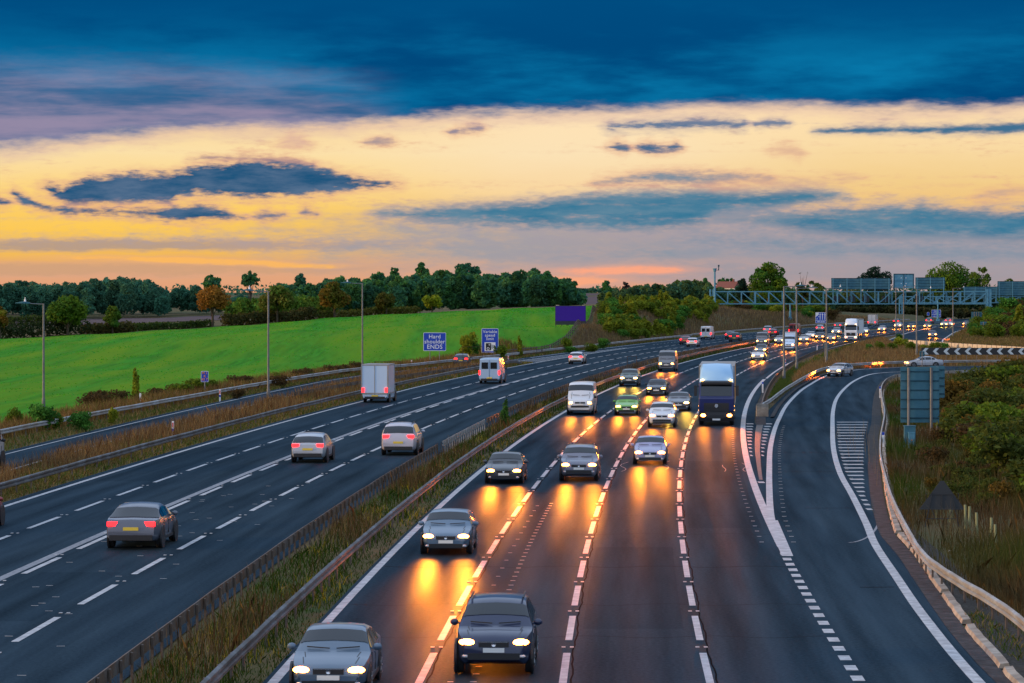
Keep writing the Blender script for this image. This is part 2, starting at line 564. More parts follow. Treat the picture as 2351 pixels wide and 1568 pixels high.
M['sign_rib'] = nmat('sign_back_rail', (.02, .06, .085), (.03, .08, .11), 2, .5, metal=.2)
M['blue'] = pmat('sign_blue', lin(18, 62, 175), .35, emit=lin(18, 62, 175), es=.0)
M['white'] = pmat('sign_white', (.78, .78, .78), .4)
M['black'] = pmat('sign_black', (.012, .012, .014), .4)
M['orange'] = pmat('sign_orange_letters', (.75, .25, .06), .4)
M['red'] = pmat('reflector_red', (.6, .03, .02), .35)
M['paint'] = nmat('white_road_paint', (.46, .46, .47), (.60, .60, .60), 14, .6, c3=(.34, .34, .35), scale3=2.2)
M['paint_old'] = nmat('worn_road_paint', (.17, .18, .20), (.30, .31, .33), 5, .6)
M['concrete'] = nmat('concrete', (.34, .30, .25), (.46, .41, .35), 5, .85, c3=(.22, .19, .16), scale3=1.1, bump=.2)
M['gutter'] = nmat('stained_concrete', (.040, .044, .048), (.075, .078, .08), 7, .9, c3=(.028, .029, .03), scale3=2.0, bump=.3)
M['paver'] = nmat('paved_strip', (.11, .105, .10), (.16, .15, .145), 4, .8)
M['crop'] = nmat('crop_leaves', (.030, .160, .006), (.046, .240, .014), 1.3, .9, detail=14, c3=(.115, .235, .006), scale3=.17, bump=.8, stretch=(1, .05, 1), lo=.36, hi=.64, turn=.20, spec=.04)
M['far_crop'] = nmat('far_pasture', (.03, .22, .02), (.06, .26, .02), .1, .95)
M['plough'] = nmat('ploughed_soil', (.075, .050, .055), (.115, .080, .080), .5, .95, stretch=(.12, 1.6, 1), detail=6)
M['stubble'] = nmat('stubble', (.42, .30, .13), (.5, .38, .18), .5, .95)
M['wood'] = nmat('weathered_timber', (.08, .065, .05), (.14, .11, .085), 8, .85)
M['panel'] = nmat('barrier_boards', (.55, .45, .33), (.64, .53, .40), 3, .8)
M['screen'] = pmat('billboard_screen', lin(48, 22, 118), .5, emit=lin(48, 20, 120), es=.30)
M['screen'].node_tree.nodes['Principled BSDF'].inputs['Specular IOR Level'].default_value = .2
M['dark_frame'] = pmat('dark_frame', (.02, .025, .03), .5)
M['rust'] = nmat('rusty_frame', (.06, .035, .022), (.10, .055, .035), 12, .8)
M['tube'] = nmat('tree_guard_plastic', (.20, .22, .11), (.27, .28, .15), 6, .6)
M['render_w'] = pmat('white_render', (.72, .70, .66), .9)
M['tiles'] = nmat('roof_tiles', (.16, .06, .05), (.22, .09, .07), 8, .85)
M['glassdark'] = pmat('window_glass', (.02, .03, .04), .1)


def asphalt(name, tint=1.0):
    """tarmac with fine chippings, paler wear between the wheel paths and cross joints; uv = metres across, metres along"""
    m = pmat(name, (.04, .04, .045), .45, spec=.42)
    t = m.node_tree
    b = t.nodes['Principled BSDF']
    uvn = t.nodes.new('ShaderNodeUVMap')

    def mapping(sx, sy):
        mp = t.nodes.new('ShaderNodeMapping')
        mp.inputs['Scale'].default_value = (sx, sy, 1)
        t.links.new(uvn.outputs[0], mp.inputs[0])
        return mp.outputs[0]

    def noise(sx, sy, d=4, r=.5):
        n = t.nodes.new('ShaderNodeTexNoise')
        n.inputs['Scale'].default_value = 1
        n.inputs['Detail'].default_value = d
        n.inputs['Roughness'].default_value = r
        t.links.new(mapping(sx, sy), n.inputs[0])
        return n.outputs[0]

    def math_(op, a, c):
        n = t.nodes.new('ShaderNodeMath')
        n.operation = op
        for i, q in ((0, a), (1, c)):
            if hasattr(q, 'is_output'):
                t.links.new(q, n.inputs[i])
            else:
                n.inputs[i].default_value = q
        return n.outputs[0]
    s = t.nodes.new('ShaderNodeSeparateXYZ')
    t.links.new(uvn.outputs[0], s.inputs[0])
    track = math_('COSINE', math_('MULTIPLY', s.outputs[0], 2 * math.pi * 2 / 3.5), 0)     # wheel paths, two per lane
    fine = noise(9, 7, 5, .8)
    streak = noise(1.3, .05, 4)
    patch = noise(.10, .03, 2)
    v = math_('ADD', math_('MULTIPLY', track, .17), math_('MULTIPLY', math_('SUBTRACT', fine, .5), 2.2))
    v = math_('ADD', v, math_('MULTIPLY', math_('SUBTRACT', streak, .5), 1.7))
    v = math_('ADD', v, math_('MULTIPLY', math_('SUBTRACT', patch, .5), 1.0))
    mult = math_('ADD', v, 1.0)
    mx = t.nodes.new('ShaderNodeVectorMath')
    mx.operation = 'SCALE'
    mx.inputs[0].default_value = (.0125 * tint, .0180 * tint, .0225 * tint)
    t.links.new(math_('MAXIMUM', mult, .25), mx.inputs[3])
    rr = math_('ADD', math_('MULTIPLY', math_('SUBTRACT', streak, .5), .25), math_('ADD', math_('MULTIPLY', track, -.04), .46))
    bp = t.nodes.new('ShaderNodeBump')
    bp.inputs['Strength'].default_value = .3
    bp.inputs['Distance'].default_value = .02
    t.links.new(fine, bp.inputs['Height'])
    t.nodes.remove(b)
    df = t.nodes.new('ShaderNodeBsdfDiffuse')
    gl = t.nodes.new('ShaderNodeBsdfGlossy')
    t.links.new(mx.outputs[0], df.inputs['Color'])
    gl.inputs['Color'].default_value = (.25, .42, .56, 1)       # blue-black bitumen sheen
    t.links.new(rr, gl.inputs['Roughness'])
    ms = t.nodes.new('ShaderNodeMixShader')
    t.links.new(math_('MULTIPLY', math_('MAXIMUM', math_('ADD', math_('MULTIPLY', v, .5), 1.0), .3), .105), ms.inputs[0])
    for q in (df, gl):
        t.links.new(bp.outputs[0], q.inputs['Normal'])
    t.links.new(df.outputs[0], ms.inputs[1])
    t.links.new(gl.outputs[0], ms.inputs[2])
    t.links.new(ms.outputs[0], t.nodes['Material Output'].inputs[0])
    return m


M['asphalt'] = asphalt('asphalt')
M['asphalt_slip'] = asphalt('asphalt_slip', 1.15)
M['asphalt_patch'] = asphalt('asphalt_patch', .55)

# ------------------------------------------------------------------ terrain
LO_Y = [60, 120, 161, 210, 252, 300, 342, 352, 369, 390, 433, 464, 503, 557, 633, 720, 850, 1000, 1400]
LO_O = [-36, -36, -36, -36.3, -36.4, -37, -37.1, -36.2, -33.6, -32.4, -30.2, -29.6, -28.4, -27.7, -27.5, -27.5, -27.5, -27.5, -27.5]


def lo_off(Y):
    return ip(Y, LO_Y, LO_O)


ctl = []
for Y in (40, 90, 150, 210, 280, 350, 420, 500, 600, 700, 820, 950, 1100):
    for o in (lo_off(Y) - 1, -22, -8, 6, 16):
        p = pos(o, Y)
        ctl.append((p.x, p.y, 0))
for Y, x in ((60, 20), (60, 40), (120, 22), (120, 45), (120, 80), (200, 30), (200, 60), (200, 100), (300, 50), (300, 90), (300, 140), (390, 50), (390, 90), (390, 160), (450, 62), (450, 110), (520, 75), (560, 100), (640, 100)):
    ctl.append((x, Y, 0))
for x, y, Y in [(-500, 815, 480), (0, 778, 560), (200, 768, 580), (400, 757, 600), (620, 742, 625), (850, 725, 650), (1100, 713, 680), (1300, 706, 700), (1376, 706, 700),
                (1246, 784, 460), (1285, 764, 500), (1330, 752.6, 550), (1354, 739, 600), (1369, 718.5, 650),
                (0, 746, 760), (200, 744, 760), (400, 742, 760), (-400, 760, 760), (-400, 725, 1000), (0, 734, 1000), (200, 735, 1000), (400, 733, 1000), (0, 712, 1500), (400, 712, 1500),
                (600, 732, 800), (850, 728, 800), (1100, 722, 830), (1300, 716, 830), (600, 718, 1000), (1000, 712, 1000), (1300, 702, 1000),
                (1345, 690, 1300), (1345, 672, 1600), (900, 690, 1500), (-500, 690, 1800), (600, 680, 2200), (1345, 680, 2400), (-1500, 690, 1500), (-1500, 675, 3500), (0, 675, 3500), (1200, 675, 3500), (2000, 675, 3500), (3500, 675, 3500),
                (1440, 722, 620), (1500, 716, 660), (1560, 716, 690), (1420, 742, 545), (1620, 716, 740), (1450, 700, 760), (1620, 700, 820), (1500, 690, 1000),
                (1690, 716, 850), (1760, 718, 920), (1850, 722, 980), (1770, 716, 1150), (1880, 716, 1150), (1770, 692, 1450), (1900, 692, 1450), (1700, 700, 1000), (1650, 690, 1200),
                (1960, 712, 1150), (2050, 708, 1200), (2150, 706, 1250), (2280, 704, 1300), (2200, 690, 1500), (2000, 690, 1500), (2400, 690, 1500),
                (2230, 752, 760), (2290, 735, 740), (2351, 708, 730), (2420, 695, 730), (2351, 780, 560), (2450, 740, 600), (2600, 690, 700), (2350, 720, 900), (2700, 690, 1000), (3200, 690, 800), (2800, 735, 500)]:
    p = atd(x, y, Y)
    ctl.append(tuple(p))
CT = np.array(ctl)
S_ = 100.0


def _ker(A, B):
    d2 = ((A[:, None, :2] - B[None, :, :2]) ** 2).sum(-1) / S_ ** 2
    return np.sqrt(d2 + .01)


_K = _ker(CT, CT)
_n = len(CT)
_A = np.zeros((_n + 3, _n + 3))
_A[:_n, :_n] = _K - np.eye(_n) * 0.01
_P = np.c_[np.ones(_n), CT[:, :2] / S_]
_A[:_n, _n:] = _P
_A[_n:, :_n] = _P.T
_w = np.linalg.solve(_A, np.r_[CT[:, 2], 0, 0, 0])


def road_mask(X, Y):
    """0 on the paved corridor, 1 well away from it"""
    r = ((C3[0] * Y + C3[1]) * Y + C3[2]) * Y + C3[3]
    o = (X - r) / np.sqrt(1 + ((3 * C3[0] * Y + 2 * C3[1]) * Y + C3[2]) ** 2)
    lo = np.interp(Y, LO_Y, LO_O) - 1.0
    hi = np.interp(Y, [0, 72, 100, 160, 200, 250, 300, 322, 350, 390, 600, 640, 700, 760, 1500], [18, 16, 17, 20, 23, 26, 30, 45, 80, 120, 60, 30, 24, 16, 16])
    t = np.clip(np.maximum((lo - o) / 9.0, (o - hi) / 12.0), 0, 1)
    return t * t * (3 - 2 * t)


def zs(X, Y):
    X, Y = np.atleast_1d(np.asarray(X, float)), np.atleast_1d(np.asarray(Y, float))
    out = np.empty(X.shape)
    for i in range(0, len(X), 20000):
        q = np.c_[X[i:i + 20000], Y[i:i + 20000]]
        out[i:i + 20000] = _ker(q, CT) @ _w[:_n] + np.c_[np.ones(len(q)), q / S_] @ _w[_n:]
    m = road_mask(X, Y)
    lum = .16 * np.sin(X * .31 + 1.3 * np.sin(Y * .07)) * np.sin(Y * .17) * m
    return out * m + lum - .03


def gz(x, y):
    return float(zs([x], [y])[0])


def grid_obj(name, XY, mat_):
    """XY: (rows, cols, 2) array laid on the terrain"""
    r, c = XY.shape[:2]
    z = zs(XY[..., 0].ravel(), XY[..., 1].ravel())
    V = np.c_[XY.reshape(-1, 2), z]
    i = np.arange(r * c).reshape(r, c)
    F = np.stack([i[:-1, :-1], i[:-1, 1:], i[1:, 1:], i[1:, :-1]], -1).reshape(-1, 4)
    me = npmesh(name, V, F, mat_)
    me.polygons.foreach_set('use_smooth', [True] * len(me.polygons))
    return link(name, me)


rowsY = np.concatenate([np.linspace(-60, 60, 10), 60 * (4500 / 60) ** np.linspace(.004, 1, 300)])
cols = np.concatenate([np.linspace(-1.6, -.27, 22), np.linspace(-.26, .26, 230), np.linspace(.27, 1.6, 22)])
XY = np.stack([cols[None, :] * np.maximum(np.abs(rowsY), 90)[:, None], np.repeat(rowsY[:, None], len(cols), 1)], -1)
g = grid_obj('ground', XY, M['verge'])
tag(g, kind='structure')

# the green field: from the outer safety barrier and the post-and-rail fence up to the crest
NEAR = [tuple(pos(lo_off(Y) - o, Y))[:2] for Y, o in ((110, 2), (150, 2.2), (190, 2.5), (230, 3), (270, 3), (310, 3), (350, 3.5), (390, 5), (430, 7))]
FENCE = [(1246, 784, 460), (1268, 773, 480), (1285.5, 763.7, 500), (1316, 756.8, 530), (1330, 752.6, 550), (1354, 739, 600), (1369, 718.5, 650), (1376, 706.4, 695)]
NEAR += [tuple(atd(*q))[:2] for q in FENCE]
CREST = [tuple(atd(*q))[:2] for q in [(-700, 830, 450), (-300, 800, 520), (0, 778, 560), (200, 768, 580), (400, 757, 600), (620, 742, 625), (850, 725, 650), (1100, 713, 680), (1300, 706, 700), (1376, 706, 702)]]


def resample(P, n):
    P = np.array(P, float)
    d = np.r_[0, np.cumsum(np.sqrt((np.diff(P, axis=0) ** 2).sum(1)))]
    t = np.linspace(0, d[-1], n)
    return np.c_[np.interp(t, d, P[:, 0]), np.interp(t, d, P[:, 1])]


nA_, cA_ = resample(NEAR, 160), resample(CREST, 160)
tt = np.linspace(0, 1, 70)[:, None, None]
XYf = nA_[None] * (1 - tt) + cA_[None] * tt
f = grid_obj('field', XYf, M['crop'])
f.location.z = .06
tag(f, kind='structure')
pl = np.stack([np.stack([np.linspace((-700 - HX) / FPX * Y, (640 - HX) / FPX * Y, 60), np.full(60, Y)], -1) for Y in np.linspace(700, 1020, 40)])
f = grid_obj('ploughed_field', pl, M['plough'])
f.location.z = .08
tag(f, kind='structure')
pl = np.stack([np.stack([np.linspace((1330 - HX) / FPX * Y, (1420 - HX) / FPX * Y, 20), np.full(20, Y)], -1) for Y in np.linspace(1050, 1580, 30)])
f = grid_obj('ploughed_field', pl, M['plough'])
f.location.z = .08
tag(f, kind='structure')
pl = np.stack([np.stack([np.linspace((1765 - HX) / FPX * Y, (1915 - HX) / FPX * Y, 20), np.full(20, Y)], -1) for Y in np.linspace(1060, 1480, 30)])
f = grid_obj('pasture', pl, M['far_crop'])
f.location.z = .1
tag(f, kind='structure')

# ------------------------------------------------------------------ roads
YS = np.r_[np.arange(20, 300, 5.0), np.arange(300, 1500, 12.0)]


def road(name, L, R, mat_, z, uvf=None):
    """sheet between two polylines of points"""
    n = len(L)
    mb = MB()
    k = 4
    rows = [[Vector((*(np.array(a)[:2] * (1 - j / k) + np.array(b)[:2] * j / k), z)) for j in range(k + 1)] for a, b in zip(L, R)]
    V = [p for r in rows for p in r]
    F = [(i * (k + 1) + j, i * (k + 1) + j + 1, (i + 1) * (k + 1) + j + 1, (i + 1) * (k + 1) + j) for i in range(n - 1) for j in range(k)]
    mb.add(V, F)
    o = mb.build(name, mat_)
    uvl = o.data.uv_layers.new(name='UVMap')
    for lp in o.data.loops:
        v = o.data.vertices[lp.vertex_index].co
        uvl.data[lp.index].uv = ((v.x - ref(v.y)) / math.sqrt(1 + slope(v.y) ** 2) if abs(v.y) < 3000 else 0, v.y)
    tag(o, kind='structure')
    return o


def line(f0, ys):
    return [pos(f0(y) if callable(f0) else f0, y) for y in ys]


LEFT_EDGE = lambda Y: ip(Y, [0, 395, 430, 520, 700, 1500], [-23.15, -23.15, -29.0, -27.6, -27.0, -27.0])
road('carriageway', line(LEFT_EDGE, YS), line(-7.15, YS), M['asphalt'], .004)
road('carriageway', line(-3.75, YS), line(lambda Y: ip(Y, [0, 700, 790, 1500], [11.45, 11.45, 16, 16]), YS), M['asphalt'], .004)
SLL = [(ref(y) + 11.4 * math.sqrt(1 + slope(y) ** 2), y) for y in (20, 60, 72, 100, 130, 160, 180, 205, 215)] + [(21.6, 250), (25.7, 283), (29.0, 307), (34.4, 342), (40.2, 366), (43.5, 374.5), (48.8, 381.5), (60, 387), (75, 389.5), (100, 391), (150, 394)]
SLR = [(10.2, 20), (11.0, 60), (11.75, 72), (13.25, 100), (15.5, 130), (18.9, 160), (21.2, 180), (24.6, 205), (25.7, 215), (29.9, 250), (34.1, 283), (37.4, 307), (41, 330), (45, 345), (49, 352), (55, 356), (65, 359), (80, 361), (100, 363), (150, 366)]
road('slip_road', SLL, SLR, M['asphalt_slip'], .0)
SLC_Y = [100, 161, 210, 252, 321, 350, 385, 412, 430]
SLC_O = [-27.6, -30.2, -31.2, -32.2, -33.9, -33.2, -30.2, -27.6, -26.3]
SLY = np.arange(60, 432, 6.0)
road('slip_road', line(lambda Y: ip(Y, SLC_Y, SLC_O) - 2.4, SLY), line(lambda Y: min(-23.4 if Y > 395 else -99, 0) if False else ip(Y, SLC_Y, SLC_O) + 2.2, SLY), M['asphalt_slip'], .0)
# the far slip road leaving on the right, behind the boarded barrier
FSL = [tuple(atd(*q))[:2] for q in [(2215, 746, 884), (2150, 750, 838), (2085, 764, 710), (2040, 781, 600), (2075, 795, 530)]]
FSR = [tuple(atd(*q))[:2] for q in [(2245, 748, 860), (2225, 752, 815), (2190, 763, 717), (2165, 780, 604), (2160, 795, 530)]]
road('slip_road', FSL, FSR, M['asphalt_slip'], .012)

# ------------------------------------------------------------------ markings
ZM = .009


def dashes(mb, off, starts, length, w, z=ZM):
    for s in starts:
        a = [pos(off - w / 2, s, z), pos(off - w / 2, s + length, z)]
        b = [pos(off + w / 2, s, z), pos(off + w / 2, s + length, z)]
        mb.ribbon(a, b)


def solid(mb, off, y0, y1, w, step=8.0, z=ZM):
    ys = np.arange(y0, y1 + .1, step)
    fo = off if callable(off) else (lambda Y: off)
    mb.ribbon([pos(fo(y) - w / 2, y, z) for y in ys], [pos(fo(y) + w / 2, y, z) for y in ys])


def poly_line(mb, P, w, z=ZM):
    P = [Vector((p[0], p[1], z)) for p in P]
    A, B = [], []
    for i, p in enumerate(P):
        d = (P[min(i + 1, len(P) - 1)] - P[max(i - 1, 0)]).normalized()
        nrm = Vector((d.y, -d.x, 0))
        ww = w(i) if callable(w) else w
        A.append(p - nrm * ww / 2)
        B.append(p + nrm * ww / 2)
    mb.ribbon(A, B)


def smooth_poly(P, n=60):
    P = np.array(P, float)
    t = np.arange(len(P))
    # Catmull-Rom
    out = []
    for s in np.linspace(0, len(P) - 1 - 1e-6, n):
        i = int(s)
        u = s - i
        p0, p1, p2, p3 = P[max(i - 1, 0)], P[i], P[i + 1], P[min(i + 2, len(P) - 1)]
        out.append(.5 * (2 * p1 + (p2 - p0) * u + (2 * p0 - 5 * p1 + 4 * p2 - p3) * u * u + (3 * p1 - p0 - 3 * p2 + p3) * u ** 3))
    return out


mk = MB()
for off in (0.0, 3.45, 6.98):
    dashes(mk, off, np.arange(45.25, 900, 9.0), 6.1, .19)
solid(mk, -3.5, 30, 1000, .26)
mk.build('road_markings', M['paint'])
tag(bpy.data.objects['road_markings'], kind='structure')
mk = MB()
dashes(mk, -11.38, np.arange(42.0, 1000, 9.72), 6.15, .21)
dashes(mk, -15.08, np.arange(42.2, 1000, 9.72), 6.15, .21)
dashes(mk, -18.9, np.arange(42.1, 1000, 9.72), 6.15, .20)
dashes(mk, -23.0, np.arange(545, 1000, 4.86), 1.6, .22)
solid(mk, -22.55, 30, 262, .24)
solid(mk, lambda Y: ip(Y, [262, 300, 420], [-22.55, -23.0, -23.05]), 262, 540, .24)
solid(mk, lambda Y: LEFT_EDGE(Y) + .9, 436, 1000, .22)
for y in np.arange(412, 512, 4.0):                    # ghost island where the slip road joins
    w = ip(y, [412, 512], [3.6, .6])
    mk.add([pos(-23.2, y, ZM), pos(-23.2 - w, y + 2.2, ZM), pos(-23.2 - w, y + 3.2, ZM), pos(-23.2, y + 1.0, ZM)], [(0, 1, 2, 3)])
solid(mk, lambda Y: -23.3 - ip(Y, [412, 516], [3.7, .5]), 412, 520, .2)
solid(mk, lambda Y: ip(Y, SLC_Y, SLC_O) + 1.75, 70, 412, .16, z=ZM)
solid(mk, lambda Y: ip(Y, SLC_Y, SLC_O) - 1.7, 70, 430, .14, z=ZM)
tag(mk.build('road_markings', M['paint']), kind='structure')
mk = MB()
solid(mk, lambda Y: ip(Y, [30, 255, 300, 420], [-15.5, -15.45, -15.35, -15.3]), 30, 400, .32)
tag(mk.build('road_markings', M['paint_old']), kind='structure')
# slip road on the right: nose, edge lines, hatching
mk = MB()
solid(mk, 10.62, 111, 330, .34)
solid(mk, 10.75, 330, 700, .25)
NRP = [tuple(pos(10.62, 108))[:2], (10.0, 113.1), (10.8, 125.8), (12.2, 143.1), (13.7, 160.7), (15.5, 181.2), (17.8, 204.9), (20.0, 225.7), (22.9, 251.7), (26.8, 282.6), (30.2, 306.6), (35.7, 341.8), (41.0, 364.0), (44.3, 372.5), (49.5, 379.3), (60, 384.5), (75, 387), (100, 388.5), (150, 391)]
poly_line(mk, smooth_poly(NRP[1:], 130), .30, z=ZM + .003)
SRP = [(10.6, 50), (11.2, 72.3), (11.9, 87.2), (12.7, 100), (13.5, 112.2), (14.4, 122.8), (15.7, 139.2), (17.1, 157.5), (19.3, 181.2), (22.3, 210), (25.5, 239.7), (28.8, 267.7), (32.6, 295.8), (36.6, 322.2), (40.6, 344.2), (43.6, 354.0), (47.5, 359.0), (56, 362.5), (70, 365), (100, 367), (150, 370)]
poly_line(mk, smooth_poly(SRP, 150), .30)
mk.add([pos(10.45, 107.2, ZM + .004), pos(10.85, 107.2, ZM + .004), pos(10.98, 124, ZM + .004), pos(10.5, 124, ZM + .004)], [(0, 1, 2, 3)])
dashes(mk, 10.58, np.arange(60.4, 108, 2.05), 1.0, .30)
xr = lambda Y: ip(Y, [p[1] for p in SRP], [p[0] for p in SRP])
xl = lambda Y: ip(Y, [p[1] for p in NRP], [p[0] for p in NRP])
kx = lambda Y: ip(Y, [72.3, 78.8, 83, 93.5, 107.6, 117.3, 131.1, 143.1, 160.7, 197.2, 216.3, 249.2, 276.4, 304.8, 322.2], [11.6, 11.9, 12.1, 12.8, 13.8, 14.3, 15.7, 17.0, 19.0, 23.3, 25.8, 29.8, 33.2, 37.0, 39.6])
Y = 218.0
while Y > 128:
    mk.add([(xr(Y) + .35, Y, ZM), (max(kx(Y) - .25, xr(Y) + .6), Y, ZM), (max(kx(Y) - .25, xr(Y) + .6), Y + .9, ZM), (xr(Y) + .35, Y + .9, ZM)], [(0, 1, 2, 3)])
    Y -= ip(Y, [128, 218], [2.75, 4.3])
for Y in np.arange(152, 218, 4.2):
    x0, x1 = pos(10.62, Y).x + .3, xl(Y) - .3
    xm = (x0 + x1) / 2
    h = min(.40, (x1 - x0) * .15)
    for a, b in ((x0, xm - h - .15), (xm + h + .15, x1)):
        if b - a > .1:
            mk.add([(a, Y, ZM), (b, Y, ZM), (b, Y + 1.3, ZM), (a, Y + 1.3, ZM)], [(0, 1, 2, 3)])
mk.add([(pos(10.62, 149).x + .55, 148.5, ZM), (xl(149) - .55, 148.5, ZM), (xl(149) - .55, 149.6, ZM), (pos(10.62, 149).x + .55, 149.6, ZM)], [(0, 1, 2, 3)])
# far slip road
poly_line(mk, [FSL[i] for i in range(1, 5)], .3, z=.017)
poly_line(mk, FSR, .3, z=.017)
tag(mk.build('road_markings', M['paint']), kind='structure')
mk = MB()
mk.ribbon([Vector(((pos(10.62, y).x + xl(y)) / 2 - min(.34, (xl(y) - pos(10.62, y).x) * .10), y, ZM)) for y in np.arange(151, 222, 6)],
          [Vector(((pos(10.62, y).x + xl(y)) / 2 + min(.34, (xl(y) - pos(10.62, y).x) * .10), y, ZM)) for y in np.arange(151, 222, 6)])
tag(mk.build('paved_strip', M['paver']), kind='structure')
# cat's eyes and loop cuts
st = MB()
for off, st0, per in ((0.0, 52.6, 9.0), (3.45, 52.6, 9.0), (6.98, 52.6, 9.0), (-11.38, 49.2, 9.72), (-15.3, 49.4, 9.72), (-18.9, 49.3, 9.72)):
    for Y in np.arange(st0, 420, per):
        for d in (-.11, .11):
            st.box(pos(off + d, Y, .018), (.10, .16, .016))
for Y in np.arange(56, 214, 2.6):
    st.box((xl(Y) + .55 if Y > 113 else pos(10.62, Y).x, Y, .015), (.18, .05, .01)) if Y > 113 else None
    st.box((xr(Y) + .42, Y, .015), (.16, .05, .01)) if 150 < Y < 214 else None
    st.box((pos(9.95, Y).x, Y, .015), (.16, .05, .01)) if Y > 113 else None
for Y in np.arange(62, 135, 1.5):                      # milled rows of dots in the third lane
    st.box((pos(1.30, Y).x, Y, .013), (.16, .09, .006))
    if int(Y) % 3 == 0:
        st.box((pos(.75, Y).x, Y, .013), (.14, .06, .006))
for k in range(60):
    Y = random.uniform(70, 150)
    st.box((pos(-14 + 5 * random.random() - (Y - 70) * .02, Y).x, Y, .013), (.22, .04, .006), random.uniform(-.1, .1))
tag(st.build('road_studs', M['paint']), kind='stuff', label='small white reflecting studs and dots set along the lane lines', cat='road studs')
tj = MB()
for off in (.17, 3.63, 7.14):
    solid(tj, lambda Y, o=off: o + .03 * math.sin(Y * .7) + .02 * math.sin(Y * 2.3), 40, 260, .045, step=1.0, z=.0065)
for Y in (82, 90.5, 103, 117, 127, 141, 160, 176, 190, 213, 240):
    a = [pos(o, Y + .25 * math.sin(o * 1.9 + Y), .0067) for o in np.linspace(-3.3, 10.4, 40)]
    tj.ribbon(a, [p + Vector((0, .10 if Y in (103, 141, 190) else .05, 0)) for p in a])
for Y in (96, 131, 158, 177):
    a = [Vector((x, Y + .15 * math.sin(x), .0067)) for x in np.linspace(pos(10.9, Y).x + 1.5, xr(Y) - .3, 14)]
    tj.ribbon(a, [p + Vector((0, .07, 0)) for p in a])
tag(tj.build('tar_seam', pmat('tar_seam', (.004, .004, .004), .95, spec=.02)), kind='structure')
sc_ = MB()
for x0, y0, dx, dy, n_ in ((3.9, 158, .5, 9, 8), (6.2, 160, .35, 8, 8), (9.3, 158, .2, 6, 6), (10.4, 158, -.3, 8, 8)):
    poly_line(sc_, [(pos(x0, y0 + dy * k / n_).x + dx * math.sin(k * .9) * .4, y0 + dy * k / n_) for k in range(n_ + 1)], .035, z=.008)
poly_line(sc_, [(12.6 + 2.9 * k / 12, 113 + 14 * (k / 12) ** 1.6) for k in range(13)], .10, z=.008)
tag(sc_.build('road_scuff', M['paint_old']), kind='structure')
for (o0, o1, y0, y1, f_) in ((-3.2, -.4, 118, 146, .75), (3.8, 6.6, 84, 112, .8), (.5, 3.0, 196, 228, .7), (7.3, 10.2, 120, 171, .8), (-14.6, -11.9, 86, 104, .75), (-22, -19.2, 150, 186, .75)):
    pt_ = road('road_patch', [pos(o0, y)[:2] for y in np.arange(y0, y1, 3.0)], [pos(o1, y)[:2] for y in np.arange(y0, y1, 3.0)], M['asphalt_patch'], .0055)
# kerb and drain on the right of the slip road
gm = MB()
ys = np.arange(40, 322, 4.0)
gm.ribbon([Vector((kx(max(y, 60)) - .05 if y > 72 else kx(72) - (72 - y) * .04, y, .012)) for y in ys], [Vector((kx(max(y, 60)) + ip(y, [72, 110, 220], [.40, .52, .66]) if y > 72 else kx(72) - (72 - y) * .04 + .42, y, .012)) for y in ys])
tag(gm.build('kerb_gutter', M['gutter']), kind='structure')
km = MB()
Y = 60.0
while Y < 318:
    n = random.choice((6, 8, 9)) if Y < 225 else 40
    y1 = min(Y + n, 320)
    ko = lambda y: (kx(y) if y > 72.3 else kx(72.3) - (72.3 - y) * .035) + ip(y, [72, 110, 220, 320], [.38, .55, .85, .3])
    a = np.arange(Y, y1 + .01, 1.0)
    prof = [(0, 0), (.05, .12), (.26, .14), (.30, 0)]
    V, F = [], []
    for y in a:
        jt = random.uniform(-.02, .02)
        V += [(ko(y) + px + jt, y, max(pz, .0)) for px, pz in prof]
    for i in range(len(a) - 1):
        F += [(i * 4 + k, i * 4 + k + 1, i * 4 + 5 + k, i * 4 + 4 + k) for k in range(3)]
    F += [(0, 1, 2, 3), tuple(len(V) - 4 + k for k in (3, 2, 1, 0))]
    km.add(V, F)
    Y = y1 + random.uniform(.3, 1.1)
tag(km.build('kerb', M['concrete']), kind='structure')
km = MB()
for (o0, o1, y0, y1) in ((11.5, 11.75, 214, 330),):
    ys = np.arange(y0, y1, 5.0)
    km.ribbon([pos(o0, y, .016) for y in ys], [pos(o1 + .5, y, .016) for y in ys])
nk = [(x - .55, y) for x, y in NRP[7:16]]
poly_line(km, smooth_poly(nk, 60), .3, z=.10)
tag(km.build('kerb', M['gutter']), kind='structure')
# verge grit strip beside the right carriageway kerb
gv = MB()
ys = np.arange(60, 135, 4.0)
gv.ribbon([Vector((ko(y) + .3, y, .03)) for y in ys], [Vector((ko(y) + ip(y, [60, 95, 135], [1.6, 1.3, .5]), y, .03)) for y in ys])
tag(gv.build('gravel_verge', M['gravel']), kind='structure')

# ------------------------------------------------------------------ safety barriers
BEAM = [(-.012, .42), (.0, .42), (.075, .46), (.075, .53), (.01, .565), (.01, .605), (.075, .64), (.075, .71), (.0, .75), (-.012, .75)]


